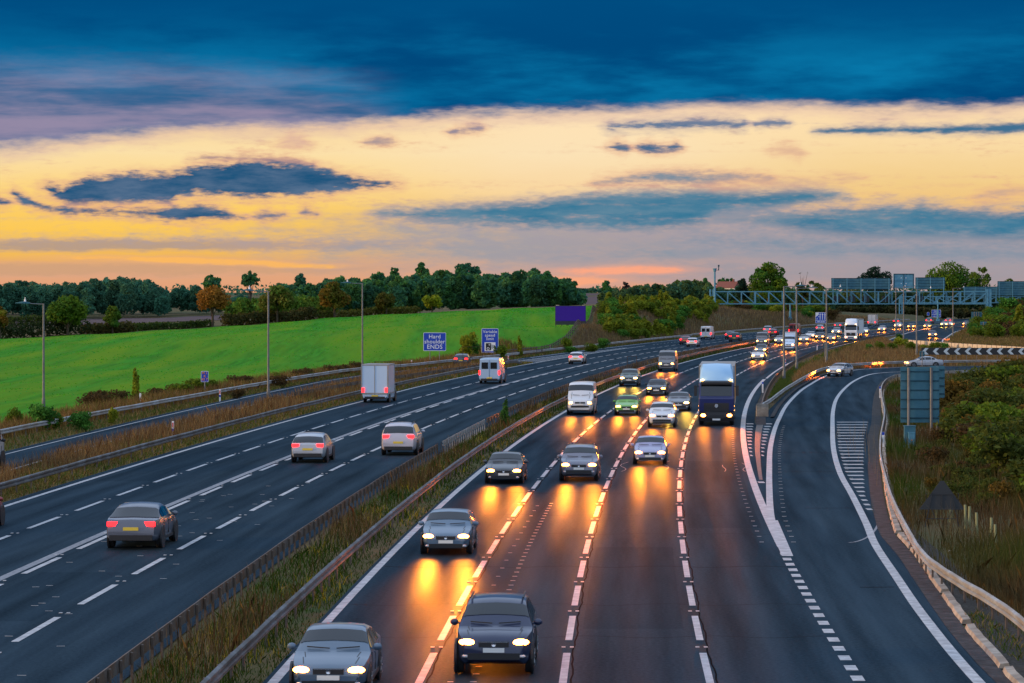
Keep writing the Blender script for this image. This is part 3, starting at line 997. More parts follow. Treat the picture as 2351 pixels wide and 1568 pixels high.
def barrier(P, post_step, side, mat_b, mat_p, label, group=None, max_posts=90, base=0.0, ends=(False, False), zoff=None):
    """W-beam on posts along the polyline P; side +1/-1 is the side the beam bulges to"""
    P = [Vector((p[0], p[1], 0)) for p in P]
    root = empty('crash_barrier', (P[0].x, P[0].y, 0), label=label, cat='crash barrier', group=group)
    o0 = Vector((P[0].x, P[0].y, 0))
    mb = MB()
    V, F = [], []
    nb = len(BEAM)
    cum = 0.0
    post_pts = []
    nextp = 0.5
    wob = 0
    for i, p in enumerate(P):
        d = (P[min(i + 1, len(P) - 1)] - P[max(i - 1, 0)]).normalized()
        nrm = Vector((d.y, -d.x, 0)) * side
        z0 = base + (zoff(p) if zoff else 0.0) + random.uniform(-.012, .012)
        if ends[0] and i < 3:
            z0 -= (.5, .22, .04)[i]
        if ends[1] and i >= len(P) - 3:
            z0 -= (.5, .22, .04)[len(P) - 1 - i]
        V += [p - o0 + nrm * (a + random.uniform(-.012, .012) * 0) + Vector((0, 0, z + z0)) for a, z in BEAM]
        if i:
            seg = (p - P[i - 1]).length
            while nextp <= cum + seg:
                q = P[i - 1] + (p - P[i - 1]) * ((nextp - cum) / seg)
                post_pts.append((q, math.atan2(d.y, d.x), nrm))
                nextp += post_step
            cum += seg
    for i in range(len(P) - 1):
        F += [(i * nb + k, i * nb + (k + 1) % nb, (i + 1) * nb + (k + 1) % nb, (i + 1) * nb + k) for k in range(nb)]
    F += [tuple(range(nb)), tuple((len(P) - 1) * nb + k for k in range(nb - 1, -1, -1))]
    mb.add(V, F)
    # lap joints every 3.2 m read as short darker bolts
    mb.build('rail', mat_b, root, smooth=30)
    pb = MB()
    pb.box((0, 0, .33 + base), (.10, .06, .70 + .0))
    pb.box((0, 0, .66 + base), (.13, .05, .12))
    pm = pb.mesh('post', mat_p)
    rest = MB()
    post_pts.sort(key=lambda t: t[0].y if t[0].y > 62 else 1e6 - t[0].y)
    for k, (q, a, nrm) in enumerate(post_pts):
        r = q - o0 - nrm * .06
        z = zoff(q) if zoff else 0.0
        if k < max_posts:
            o = link('post', pm, root)
            o.location = (r.x, r.y, z)
            o.rotation_euler = (0, 0, a)
        else:
            rest.box((r.x, r.y, .35 + z + base), (.10, .06, .72), a)
    if rest.n:
        tag(rest.build('posts', mat_p, root), kind='stuff')
    return root


def bpts(off, y0, y1, step=5.0):
    return [pos(off(y) if callable(off) else off, y)[:2] for y in np.arange(y0, y1 + .1, step)]


barrier(bpts(-4.45, 48, 640, 4.0), 2.4, +1, M['steel_mid'], M['steel_dark'], 'long steel crash barrier along the median edge of the oncoming lanes')
barrier(bpts(-6.95, 48, 172, 4.0), 1.6, -1, M['steel_dark'], M['steel_dark'], 'dark near run of crash barrier backing onto the lanes of red tail lights')
barrier(bpts(-6.95, 176, 206, 2.0), 1.6, -1, M['steel'], M['steel'], 'short bright new steel run in the dark median crash barrier')
barrier(bpts(-6.95, 208, 640, 4.0), 2.4, -1, M['steel_dark'], M['steel_dark'], 'dark far run of median crash barrier overgrown with brown weeds')
barrier(bpts(-23.75, 60, 396, 4.0), 3.2, +1, M['steel_mid'], M['steel_dark'], 'grey crash barrier on the grass between the left carriageway and its joining slip road', ends=(False, True))
barrier([pos(ip(y, [250, 290, 318, 363, 396], [-28.9, -28.2, -27.0, -24.9, -23.95]), y)[:2] for y in np.arange(262, 394, 4.0)], 3.2, -1, M['steel_dark'], M['steel_dark'], 'dark barrier branch beside the joining slip road that meets the grey one at its nose')
barrier(bpts(lambda Y: lo_off(Y), 60, 634, 4.0), 3.2, +1, M['steel'], M['steel_dark'], 'outermost left crash barrier below the green field and grassy bank')
barrier(bpts(lambda Y: lo_off(Y) - ip(Y, [600, 640], [0, 1.2]), 640, 1000, 6.0), 3.2, +1, M['steel'], M['steel_dark'], 'far crash barrier running on past the foot of the gantry at the left carriageway')
barrier([pos(12.1 + ip(y, [229, 240, 270], [-.2, -.1, 0]), y)[:2] for y in np.arange(229, 660, 4.0)], 2.4, -1, M['steel_dark'], M['steel_dark'], 'dark barrier beside the oncoming lanes below the brown grass of the middle wedge')
SLIPL = [(19.2, 230), (19.6, 236), (20.9, 245), (24.7, 273.7), (29.3, 305.9), (34.7, 341.7), (38.4, 359), (41.8, 369.5), (46, 377.5), (50, 382.5), (57, 387), (66, 389.6), (80, 391.5), (100, 393), (140, 396)]
barrier([p for p in smooth_poly(SLIPL, 90)], 3.2, +1, M['steel'], M['steel_dark'], 'curving barrier round the outside of the right slip road bend')
SLIPR = [(12.0, 52), (12.6, 62), (13.3, 74), (13.65, 84), (13.55, 93), (13.7, 100.2), (14.5, 110.2), (16.1, 127.7), (18.0, 145.7), (19.8, 162), (22.3, 182.4), (25.0, 203), (27.5, 222.5), (30.2, 246), (33.5, 273.7), (36.3, 294.4), (38.8, 310), (41.4, 321.5), (46.5, 332), (54, 340), (64, 345), (90, 350), (130, 354)]
barrier([p for p in smooth_poly(SLIPR, 150)], 2.4, -1, M['steel'], M['steel_dark'], 'warm lit barrier sweeping along the right verge of the near slip road')
bb = MB()
bb.box((0, 0, .45), (.9, .5, .9))
bb.box((0, 0, .93), (.8, .42, .06))
o = bb.build('barrier_end_block', M['concrete'])
o.location = (18.95, 228.6, 0)
tag(o, 'grey end block where two barriers meet at the nose', 'barrier block')

# ------------------------------------------------------------------ lamp posts
def lamp_post(base, H, arm, label, group, r=.085):
    root = empty('street_lamp', base, label=label, cat='street lamp', group=group)
    mb = MB()
    mb.tube([(0, 0, -.3), (0, 0, 1.2)], [r * 1.7, r * 1.7], 12)
    mb.tube([(0, 0, 1.2), (0, 0, H)], [r * 1.25, r * .85], 12)
    mb.box((0, -r * 1.7, .75), (.12, .02, .55))
    mb.build('pole', M['pole'], root, smooth=40)
    s = 1 if arm > 0 else -1
    am = MB()
    am.tube([(0, 0, H - .06), (arm * .7, 0, H - .0)], [.045, .035], 8)
    am.build('arm', M['pole'], root)
    hm = MB()
    x = arm * .7
    V = [(x, -.10, H + .0), (x, .10, H + .0), (x + s * .55, -.20, H + .02), (x + s * .55, .20, H + .02), (x + s * 1.15, -.10, H + .03), (x + s * 1.15, .10, H + .03)]
    T = [(a, b, c + (.11, .11, .16, .16, .03, .03)[i]) for i, (a, b, c) in enumerate(V)]
    F = [(0, 1, 3, 2), (2, 3, 5, 4)]
    F2 = [tuple(i + 6 for i in f)[::-1] for f in F]
    hm.add(V + T, F + F2 + [(0, 2, 8, 6), (2, 4, 10, 8), (4, 5, 11, 10), (5, 3, 9, 11), (3, 1, 7, 9), (1, 0, 6, 7)])
    lh = hm.build('lamp_head', M['sign_back'], root)
    cb = MB()
    cb.tube([(x + s * .38, 0, H + .14), (x + s * .38, 0, H + .34)], [.09, .07], 8)
    cb.tube([(x + s * .38, 0, H + .34), (x + s * .38, 0, H + .5)], [.025, .02], 6)
    cb.build('light_sensor', M['white'], lh)
    return root


LL = 'tall street lamp '
for (px, py, top, arm, lab) in [(100, 950, 697, -1.5, 'leftmost street lamp, rising from the bushes before the single round green tree'),
                                (616, 926, 668, -1.75, 'street lamp on the left slip verge right of the orange tree'),
                                (832, 868, 650, -1.8, 'street lamp left of the hard shoulder sign, with arm above the brown treetop'),
                                (1800, 877.7, 656.4, 1.9, 'nearest lamp of the wedge between main road and slip, left of a pair'),
                                (1829, 854.7, 660.6, 2.0, 'second lamp of the pair at the tip of the grassy wedge'),
                                (1897.6, 839.3, 661, 2.0, 'lamp standing against the right edge of the lane merge sign'),
                                (2057, 771.9, 658.8, 2.3, 'lamp rising by the small dark bush left of the boarded barrier'),
                                (2074.7, 783.6, 657, 2.6, 'lamp at the left end of the boarded barrier'),
                                (2104.5, 820, 663.5, 2.4, 'lamp just left of the chevron board, its foot in brown grass'),
                                (2188, 777.7, 661, 2.6, 'rightmost lamp, beside the white curve of the far slip road')]:
    b = at(px, py)
    b.z = gz(b.x, b.y) if px > 900 else b.z
    H = (py - top) * b.y / FPX
    lamp_post(b, H, arm * (1 if abs(arm) < 3 else 1), lab, 'street lamps beside the motorway', .08 if px < 900 else .10)

# ------------------------------------------------------------------ signs
FONT_CACHE = {}


def text_mesh(txt, size, mat_, depth=.006, spacing=1.05, bold=0.0):
    cu = bpy.data.curves.new('lettering', 'FONT')
    cu.body = txt
    cu.size = size
    cu.align_x = 'CENTER'
    cu.align_y = 'CENTER'
    cu.extrude = depth
    cu.space_character = spacing
    cu.offset = bold
    cu.resolution_u = 3
    cu.materials.append(mat_)
    o = bpy.data.objects.new('lettering', cu)
    COL.objects.link(o)
    dg = bpy.context.evaluated_depsgraph_get()
    me = bpy.data.meshes.new_from_object(o.evaluated_get(dg))
    bpy.data.objects.remove(o)
    return me


def lettering(txt, size, mat_, parent, loc, bold=0.0, spacing=1.05):
    o = link('lettering', text_mesh(txt, size, mat_, spacing=spacing, bold=bold), parent)
    o.location = loc
    o.rotation_euler = (math.radians(90), 0, 0)
    return o


def rrect(w, h, r, n=5):
    P = []
    for cx, cz, a0 in ((w / 2 - r, h / 2 - r, 0), (-w / 2 + r, h / 2 - r, 90), (-w / 2 + r, -h / 2 + r, 180), (w / 2 - r, -h / 2 + r, 270)):
        for k in range(n + 1):
            a = math.radians(a0 + 90 * k / n)
            P.append((cx + r * math.cos(a), cz + r * math.sin(a)))
    return P


def plate(parent, name, w, h, zc, y0, y1, mat_, r=.1, xc=0.0):
    mb = MB()
    mb.prism([(x + xc, z + zc) for x, z in rrect(w, h, r)], y0, y1)
    return mb.build(name, mat_, parent)


def posts(parent, xs, ztop, r=.06, y=.09, depth=.4, mat_=None):
    for x in xs:
        mb = MB()
        mb.tube([(x, y, -depth), (x, y, ztop)], r, 10)
        mb.build('post', mat_ or M['pole'], parent, smooth=40)


def sign(name, base, label, w, h, zc, post_x, border=.05, rz=0.0, cat='road sign', group=None, r=.12):
    root = empty(name, base, rz, label=label, cat=cat, group=group)
    plate(root, 'sign_panel', w, h, zc, -.012, .012, M['white'], r)
    face = plate(root, 'sign_face', w - 2 * border, h - 2 * border, zc, -.020, -.0125, M['blue'], max(r - border * .6, .03))
    posts(root, post_x, zc + h / 2 - .1)
    return root, face


# hard shoulder ends
b = at(998, 838)
b.z = gz(b.x, b.y)
pxm = b.y / FPX
r_, fc = sign('road_sign', b, 'wide blue sign reading Hard shoulder ENDS on two posts before the green field', 52 * pxm, 42 * pxm, CAM_H - (784.5 - HY) * pxm - b.z, (-.62 * 1.0, .62), .055)
zc = CAM_H - b.z
for t_, py, s_ in (('Hard', 773, 11.5), ('shoulder', 784.5, 11.5), ('ENDS', 796.5, 12.5)):
    lettering(t_, s_ * pxm * 1.12, M['white'], r_, (0, -.026, zc - (py - HY) * pxm), .004)
# variable speed limit
b = at(1125, 822)
b.z = gz(b.x, b.y)
pxm = b.y / FPX
zc = CAM_H - b.z
r_, fc = sign('road_sign', b, 'tall blue Variable speed limit sign with a camera symbol by the left slip road', 38.5 * pxm, 56 * pxm, zc - (782 - HY) * pxm, (-.5, .5), .05)
for t_, py in (('Variable', 761.5), ('speed', 769.8), ('limit', 778)):
    lettering(t_, 8.6 * pxm * 1.1, M['white'], r_, (0, -.026, zc - (py - HY) * pxm), .003)
z0 = zc - (796 - HY) * pxm
cp = plate(r_, 'camera_symbol', 25 * pxm, 20.5 * pxm, z0, -.026, -.021, M['white'], .03)
cm = MB()
u = pxm
cm.prism([(x - 3.5 * u, z + z0 + .0 * u) for x, z in rrect(12.5 * u, 16.5 * u, 1.2 * u)], -.031, -.0265)
for k in range(3):
    cm.box(((4.2 + k * 1.7) * u, -.029, z0 + (.3) * u), (.7 * u, .005, (9.5 - k * .8) * u))
cm.box((9.8 * u, -.029, z0 + .2 * u), (2.6 * u, .005, 6.5 * u))
cm.build('camera_body', M['black'], cp)
cm = MB()
for (cx, cz, ro, ri) in ((-4.3, -4.3, 3.1, 2.0), (-1.4, 4.6, 1.7, 1.0)):
    V, F = [], []
    for k in range(20):
        a = 2 * math.pi * k / 20
        for rr in (ro, ri):
            V.append(((cx + rr * math.cos(a)) * u, -.034, z0 + (cz + rr * math.sin(a)) * u))
    F = [(2 * k, 2 * k + 1, (2 * k + 3) % 40, (2 * k + 2) % 40) for k in range(20)]
    cm.add(V, F)
cm.build('camera_lens_ring', M['white'], cp)
# M1 K 62.7 driver location sign
b = at(470, 912)
pxm = b.y / FPX
r_, fc = sign('road_sign', b, 'small blue location sign with orange figures M1 K 62 7 in the left slip verge', 17.2 * pxm, 25 * pxm, CAM_H - (864.5 - HY) * pxm, (0,), .035, r=.07)
for t_, py, s_ in (('M 1', 856.5, 6.4), ('K', 863.8, 6.4), ('62 7', 871, 6.6)):
    lettering(t_, s_ * pxm * 1.12, M['orange'], r_, (0, -.026, CAM_H - (py - HY) * pxm), .006)
# 200 yards merge sign
b = at(1884.5, 751)
Yb = 745.0
b = atd(1884.5, 751, Yb)
b.z = gz(b.x, Yb)
pxm = Yb / FPX
zc = CAM_H - b.z
root = empty('road_sign', b, label='blue and white lane merge sign reading 200 yards beyond the left carriageway', cat='road sign')
plate(root, 'sign_panel', 24.5 * pxm, 25 * pxm, zc - (729.5 - HY) * pxm, -.03, .02, M['white'], .12)
posts(root, (-.9, .9), zc - (729.5 - HY) * pxm, .08)
W2 = 23.2 * pxm / 2
zt, zb = zc - (717.8 - HY) * pxm, zc - (735.2 - HY) * pxm
fm = MB()
fm.prism([(-W2, zb), (W2, zb), (W2, zt), (-W2 * .42, zt), (-W2 * .42, zt - (zt - zb) * .28), (-W2, zb + (zt - zb) * .42)], -.038, -.031)
fm.build('sign_face', M['blue'], root)
plate(root, 'distance_plate', 23.2 * pxm, 5.2 * pxm, zc - (738.6 - HY) * pxm, -.038, -.031, M['blue'], .08)
lettering('200 yards', 3.9 * pxm * 1.1, M['white'], root, (0, -.046, zc - (738.5 - HY) * pxm), .02)
am = MB()
for k, fx in enumerate((-.14, .32, .78)):
    x = W2 * fx
    am.box((x, -.041, (zb + zt) / 2 - .12), (.17, .006, (zt - zb) * .74))
    zt2 = zt - .12
    am.add([(x - .30, -.044, zt2 - .42), (x, -.044, zt2), (x + .30, -.044, zt2 - .42), (x, -.044, zt2 - .2)], [(0, 1, 2, 3)])
am.bar((-W2 * .78, -.041, zb + .15), (-W2 * .70, -.041, zb + .55), .16, .006)
am.bar((-W2 * .70, -.041, zb + .55), (-W2 * .42, -.041, zb + .85), .16, .006)
am.add([(-W2 * .56, -.044, zb + .98), (-W2 * .30, -.044, zb + 1.02), (-W2 * .36, -.044, zb + .70), (-W2 * .42, -.044, zb + .87)], [(0, 1, 2, 3)])
am.build('arrow', M['white'], root)
# refuge areas sign far off and small blue plates beside it
Yb = 1010.0
b = atd(2149.5, 738, Yb)
b.z = gz(b.x, Yb)
zc = CAM_H - b.z
pxm = Yb / FPX
r_, fc = sign('road_sign', b, 'distant blue sign reading Refuge areas for emergency use only beneath the far gantry', 21.4 * pxm, 17.3 * pxm, zc - (719.8 - HY) * pxm, (-.9, .9), .09, r=.2)
for i, t_ in enumerate(('Refuge', 'areas for', 'emergency', 'use only')):
    lettering(t_, 3.9 * pxm, M['white'], r_, (0, -.03, zc - (714.3 + 3.8 * i - HY) * pxm), .012)
for (px, py, w, h, lab, yb) in ((2131, 720.5, 5.4, 7.4, 'small plain blue plate left of the distant refuge sign', 1005), (2252.5, 721.5, 6, 4.2, 'tiny blue plate just left of the right gantry leg', 980)):
    b = atd(px, 738, yb)
    b.z = gz(b.x, yb)
    pxm = yb / FPX
    sign('road_sign', b, lab, w * pxm, h * pxm, CAM_H - b.z - (py - HY) * pxm, (0,), .05, r=.08)


# signs seen from behind
def sign_back(base, label, w, h, zc, post_x, ribs, rz=0.0, pr=.09, ztop=None, cat='road sign', depth=.5):
    root = empty('direction_sign', base, rz, label=label, cat=cat)
    plate(root, 'sign_panel', w, h, zc, .0, .03, M['sign_back'], .06)
    mb = MB()
    for k in range(ribs):
        z = zc - h / 2 + h * (k + .5) / ribs
        mb.box((0, -.03, z), (w - .04, .06, .06))
    mb.build('panel_rail', M['sign_rib'], root)
    posts(root, post_x, ztop or zc + h / 2 - .05, pr, -.06 - pr, depth)
    return root


b = at(2112, 1003)
pxm = b.y / FPX
sb = sign_back(b, 'large grey sign back on two round posts beside the slip hatching', 89 * pxm, 128 * pxm, CAM_H - (906 - HY) * pxm, (-.75, .72), 6)
b2 = atd(2152, 1000, b.y + 1.6)
b2.z = 0
sb = sign_back(b2, 'second grey sign back mostly hidden behind the large one by the slip road', 34 * pxm, 74 * pxm, CAM_H - (878 - HY) * pxm, (0,), 4)
b = atd(2242, 746, 735)
b.z = gz(b.x, b.y)
pxm = 735 / FPX
zc = CAM_H - b.z
sb = sign_back(b, 'small grey sign back before the right leg of the gantry', 24 * pxm, 24 * pxm, zc - (728 - HY) * pxm, (-.55, .0, .55), 5)
b = atd(2258, 770, 640)
b.z = gz(b.x, b.y)
pxm = 640 / FPX
sb = sign_back(b, 'little grey finger plate on one post in the grass below the right bank', 15 * pxm, 6.5 * pxm, CAM_H - b.z - (742 - HY) * pxm, (0,), 1)
b = atd(1896.5, 812, 420)
b.z = gz(b.x, b.y)
pxm = 420 / FPX
sb = sign_back(b, 'narrow grey sign back on two posts behind the dark barrier of the wedge', 12 * pxm, 14 * pxm, CAM_H - b.z - (793 - HY) * pxm, (-.2, .2), 3, pr=.05)
# dark triangular folding sign in the right verge
b = at(2163, 1208)
pxm = b.y / FPX
root = empty('warning_sign', b, math.radians(-4), label='dark triangular warning sign seen from behind on a trestle in the right scrub', cat='warning sign')
zt, zb = CAM_H - (1104 - HY) * pxm, CAM_H - (1170 - HY) * pxm
hw = 51 * pxm
mb = MB()
mb.prism([(-hw, zb + .03), (-hw * .9, zb), (hw * .9, zb), (hw, zb + .03), (hw * .08, zt), (-hw * .08, zt)], -.012, .012)
mb.build('sign_panel', M['dark_frame'], root)
mb = MB()
for z in (zb + .02, zb + .62):
    w = hw * (1 - (z - zb) / (zt - zb)) * 1.05
    mb.bar((-w, -.03, z), (w, -.03, z), .035)
mb.bar((0, -.03, zb), (0, -.03, zb + .62), .03)
for s in (-1, 1):
    mb.bar((s * hw * .45, -.03, zb + .66), (s * hw * .78, -.03, -.15), .035)
    mb.bar((s * hw * .72, -.05, zb + .66), (s * hw * .72, .35, -.15), .03)
    mb.bar((s * hw * .45, -.02, zb), (s * hw * .30, .02, zb - .35), .03)
mb.bar((-hw * .72, -.03, zb - .36), (hw * .72, -.03, zb - .36), .03)
mb.build('trestle', M['dark_frame'], root)
# cabinet by the large sign back
b = at(2089, 1027)
root = empty('control_cabinet', b, label='narrow grey roadside cabinet with a smaller box in front, below the large sign back', cat='cabinet')
mb = MB()
mb.box((0, .12, .62), (.66, .42, 1.3))
mb.box((0, .12, 1.29), (.72, .48, .05))
mb.build('cabinet_body', M['sign_back'], root)
mb = MB()
mb.box((.06, -.26, .42), (.36, .26, .95))
mb.box((.06, -.26, .91), (.40, .30, .04))
mb.build('meter_box', M['gantry'], root)
mb = MB()
mb.add([(.0, -.396, .42), (.12, -.396, .42), (.06, -.396, .53)], [(0, 1, 2)])
mb.build('warning_label', M['orange'], root)

# chevron board
b0, b1 = at(2115, 836), None
Yc = b0.y
pxm = Yc / FPX
L = 300 * pxm
root = empty('chevron_board', (b0.x, Yc, 0), math.radians(1.5), label='long black and white chevron board on thin posts outside the slip road bend', cat='chevron board')
zt, zb = CAM_H - (798.5 - HY) * pxm, CAM_H - (814.5 - HY) * pxm
mb = MB()
mb.box((L / 2, .02, (zt + zb) / 2), (L, .04, zt - zb))
mb.build('board_panel', M['black'], root)
mb = MB()
zm = (zt + zb) / 2
k = 0
while .2 + k * 1.41 < L - .8:
    x = .12 + k * 1.41
    mb.add([(x, -.006, zm), (x + .42, -.006, zt - .04), (x + .86, -.006, zt - .04), (x + .44, -.006, zm), (x + .86, -.006, zb + .04), (x + .42, -.006, zb + .04)], [(0, 3, 2, 1), (0, 5, 4, 3)])
    k += 1
mb.build('white_chevrons', M['sign_back'] if False else nmat('chevron_white', (.42, .50, .55), (.5, .58, .62), 3, .5), root)
for x in np.arange(.6, L, 1.35):
    mb = MB()
    mb.tube([(x, .07, -.3), (x, .07, zt - .1)], .03, 6)
    mb.build('post', M['pole'], root)
b = at(2117.5, 855)
b = atd(2117, 857, 352)
b.z = 0
pxm = 352 / FPX
sign_back(b, 'single grey plate on a post in front of the chevron board end', 11.5 * pxm, 12.5 * pxm, CAM_H - (812.5 - HY) * pxm, (0,), 2, pr=.05)

# boarded barrier
A = [tuple(atd(x, y, Y)) for x, y, Y in [(2068, 796, 526), (2120, 799, 512), (2200, 806, 486), (2351, 816, 452), (2500, 824, 428)]]
A = [(a[0], a[1], gz(a[0], a[1])) for a in A]
root = empty('boarded_barrier', A[0], label='pale boarded barrier along the far slip road above the chevron board', cat='barrier wall')
P = resample([a[:2] for a in A], 40)
mb, pb = MB(), []
for i in range(39):
    a, c = P[i], P[i + 1]
    z0 = gz((a[0] + c[0]) / 2, (a[1] + c[1]) / 2)
    rz = math.atan2(c[1] - a[1], c[0] - a[0])
    d = math.hypot(c[0] - a[0], c[1] - a[1])
    mb.box(((a[0] + c[0]) / 2 - A[0][0], (a[1] + c[1]) / 2 - A[0][1], z0 - A[0][2] + .62), (d - .1, .08, 1.32), rz)
    q = MB()
    q.box((a[0] - A[0][0], a[1] - A[0][1], z0 - A[0][2] + .65), (.1, .16, 1.42), rz)
    q.build('post', M['steel_dark'], root)
mb.build('board', M['panel'], root)

# billboard
Yb = 556.0
b = atd(1310, 757, Yb)
b.z = gz(b.x, Yb)
pxm = Yb / FPX
root = empty('billboard', b, math.radians(6), label='large billboard with a plain purple screen on timber legs at the field edge', cat='billboard')
zc = CAM_H - b.z
w, zt, zb = 71 * pxm, zc - (701.5 - HY) * pxm, zc - (745.5 - HY) * pxm
tl = math.radians(-5)
mb = MB()
mb.box((0, .12, (zt + zb) / 2), (w, .18, zt - zb))
fr = mb.build('frame', M['dark_frame'], root)
mb = MB()
mb.box((0, .01, (zt + zb) / 2 + .28), (w - .16, .04, zt - zb - .80))
mb.build('screen', M['screen'], root)
mb = MB()
mb.box((-w * .42, .12, zt + .06), (w * .1, .2, .1))
mb.box((w * .42, .12, zt + .06), (w * .08, .2, .1))
mb.build('top_light', M['panel'], root)
for x in (-.48, -.28, -.10, -.06, .15, .27, .31, .46):
    mb = MB()
    mb.bar((x * w, .3, -.3), (x * w, .3, zb + .3), .12)
    mb.build('leg', M['wood'], root)
mb = MB()
mb.bar((-.48 * w, .36, zb * .55), (.46 * w, .36, zb * .55), .08)
mb.bar((-.12 * w, .4, zb * .9), (-.02 * w, .4, -.1), .09)
mb.bar((.2 * w, .4, zb * .9), (.32 * w, .4, -.1), .09)
mb.build('brace', M['wood'], root)

# timber field fence
FP = resample([tuple(atd(*q))[:2] for q in [(1165, 800, 432)] + FENCE], 58)
z0 = gz(*FP[0])
root = empty('field_fence', (FP[0][0], FP[0][1], z0), label='dark timber post and rail fence climbing the field edge to the billboard', cat='fence')
o0 = Vector((FP[0][0], FP[0][1], z0))
pts3 = [Vector((p[0], p[1], gz(*p))) - o0 for p in FP]
mb = MB()
for a, c in zip(pts3[:-1], pts3[1:]):
    for h in (.45, .85, 1.2):
        mb.bar(a + Vector((0, 0, h)), c + Vector((0, 0, h)), .06, .14)
mb.build('rail', M['wood'], root)
for a in pts3:
    mb = MB()
    mb.box(a + Vector((0, 0, .6)), (.17, .17, 1.5))
    mb.build('post', M['wood'], root)

# empty rusty sign frames
for (px, py, w, h, Yf, lab) in ((1451, 868, 22, 51, 331, 'empty rusty sign frame standing in the middle of the median'), (1085, 850, 55, 46, 384, 'black empty sign frame by the speed camera sign'),
                                (890, 872, 60, 40, 330, 'low rusty empty frame behind the white box van'), (905, 1, 0, 0, 0, None)):
    if not lab:
        continue
    b = atd(px, py, Yf)
    b.z = 0
    u = Yf / FPX
    root = empty('sign_stand', b, math.radians(8), label=lab, cat='sign frame')
    mb = MB()
    if px == 1085:
        w = 45
    for x in (-w / 2, w / 2):
        mb.bar((x * u, 0, -.2), (x * u, 0, h * u), .045)
    mb.build('upright', M['rust'], root)
    mb = MB()
    for z in (h - .5, h * .45):
        mb.bar((-w / 2 * u, 0, z * u), (w / 2 * u, 0, z * u), .04)
    mb.bar((0, 0, h * .35 * u), (0, 0, h * u), .03)
    mb.bar((-w * .5 * u, .0, h * .2 * u), (-w * .42 * u, .5, -.1), .03)
    mb.build('crossbar', M['rust'], root)

# marker posts
for (px, py, col, lab) in ((505, 921, 'r', 'white marker post with red band right of the blue location sign'), (322, 931, 'w', 'plain pale marker post in the left weeds'), (397, 1003, 'r', 'red and blue marker post behind the near left barrier'),
                           (945, 846, 'r', 'marker post left of the hard shoulder sign'), (1167, 834, 'r', 'marker post near the left barrier nose'), (1263, 806, 'r', 'marker post below the billboard bank'), (1464, 783, 'r', 'marker post below the bushy bank'),
                           (2020.5, 914, 'b', 'blue topped marker post inside the slip bend barrier'), (2027.6, 1031, 'b', 'blue topped marker post beside the slip hatching'), (1876, 806, 'b', 'blue topped marker post by the wedge barrier'),
                           (1803, 843, 'r', 'red marker post at the foot of the nearest wedge lamp'), (1751, 902, 'b', 'blue topped marker post at the tip of the nose barrier')):
    b = at(px, py)
    root = empty('marker_post', b, label=lab, cat='marker post', group='verge marker posts')
    mb = MB()
    mb.box((0, 0, .5), (.14, .05, 1.05))
    mb.build('post', M['white'], root)
    mb = MB()
    if col == 'r':
        mb.box((0, -.03, .78), (.08, .012, .30))
        mb.build('reflector', M['red'], root)
    mb = MB()
    mb.box((0, 0, .93 if col == 'b' else .45), (.146, .056, .18))
    if col != 'w':
        mb.build('blue_band', M['blue'], root)

# tree guards in the right scrub
for i, (px, py) in enumerate(((2181, 1196), (2217, 1212), (2225, 1216), (2243, 1232), (2275, 1245), (2186, 1190), (2150, 1189), (2286, 1262))):
    b = at(px, py)
    b.z = gz(b.x, b.y)
    mb = MB()
    mb.tube([(0, 0, -.1), (.02 * (-1) ** i, .01, .95)], [.05, .05], 8)
    o = mb.build('tree_guard', M['tube'], smooth=40)
    o.location = b
    tag(o, 'pale plastic sapling tube standing in the scrub behind the warning sign', 'tree guard', 'sapling tubes in the right scrub')

# ------------------------------------------------------------------ gantries
def truss(root, x0, x1, zt, zb, depth, bays, flip_at, name='truss'):
    mb = MB()
    for y in (0, depth):
        mb.bar((x0, y, zt), (x1, y, zt), .26, .26)
        mb.bar((x0, y, zb), (x1, y, zb), .26, .26)
        for k in range(bays + 1):
            x = x0 + (x1 - x0) * k / bays
            mb.bar((x, y, zb + .1), (x, y, zt - .1), .17 if k % 3 else .34)
            if k < bays:
                x2 = x0 + (x1 - x0) * (k + 1) / bays
                if x < flip_at:
                    mb.bar((x + .1, y, zt - .1), (x2 - .1, y, zb + .1), .17)
                else:
                    mb.bar((x + .1, y, zb + .1), (x2 - .1, y, zt - .1), .17)
    for k in range(bays + 1):
        x = x0 + (x1 - x0) * k / bays
        for z in (zt, zb):
            mb.bar((x, 0, z), (x, depth, z), .12)
            if k < bays:
                mb.bar((x, 0, z), (x0 + (x1 - x0) * (k + 1) / bays, depth, z), .08)
    return mb.build(name, M['gantry'], root)


def gantry_sign(root, xa, xb, zt, zb, y, ribs, nsup, zlow):
    mb = MB()
    mb.box(((xa + xb) / 2, y, (zt + zb) / 2), (xb - xa, .06, zt - zb))
    s = mb.build('sign_panel', M['sign_back'], root)
    mb = MB()
    for k in range(ribs + 1):
        z = zb + (zt - zb) * k / ribs
        mb.box(((xa + xb) / 2, y - .08, z), (xb - xa, .08, .10 if 0 < k < ribs else .16))
    mb.build('panel_rail', M['sign_rib'], s)
    mb = MB()
    for k in range(nsup):
        x = xa + (xb - xa) * (k + .12) / (nsup - .76)
        mb.bar((x, y - .22, zlow), (x, y - .22, zt), .2)
    mb.build('support_post', M['gantry'], s)


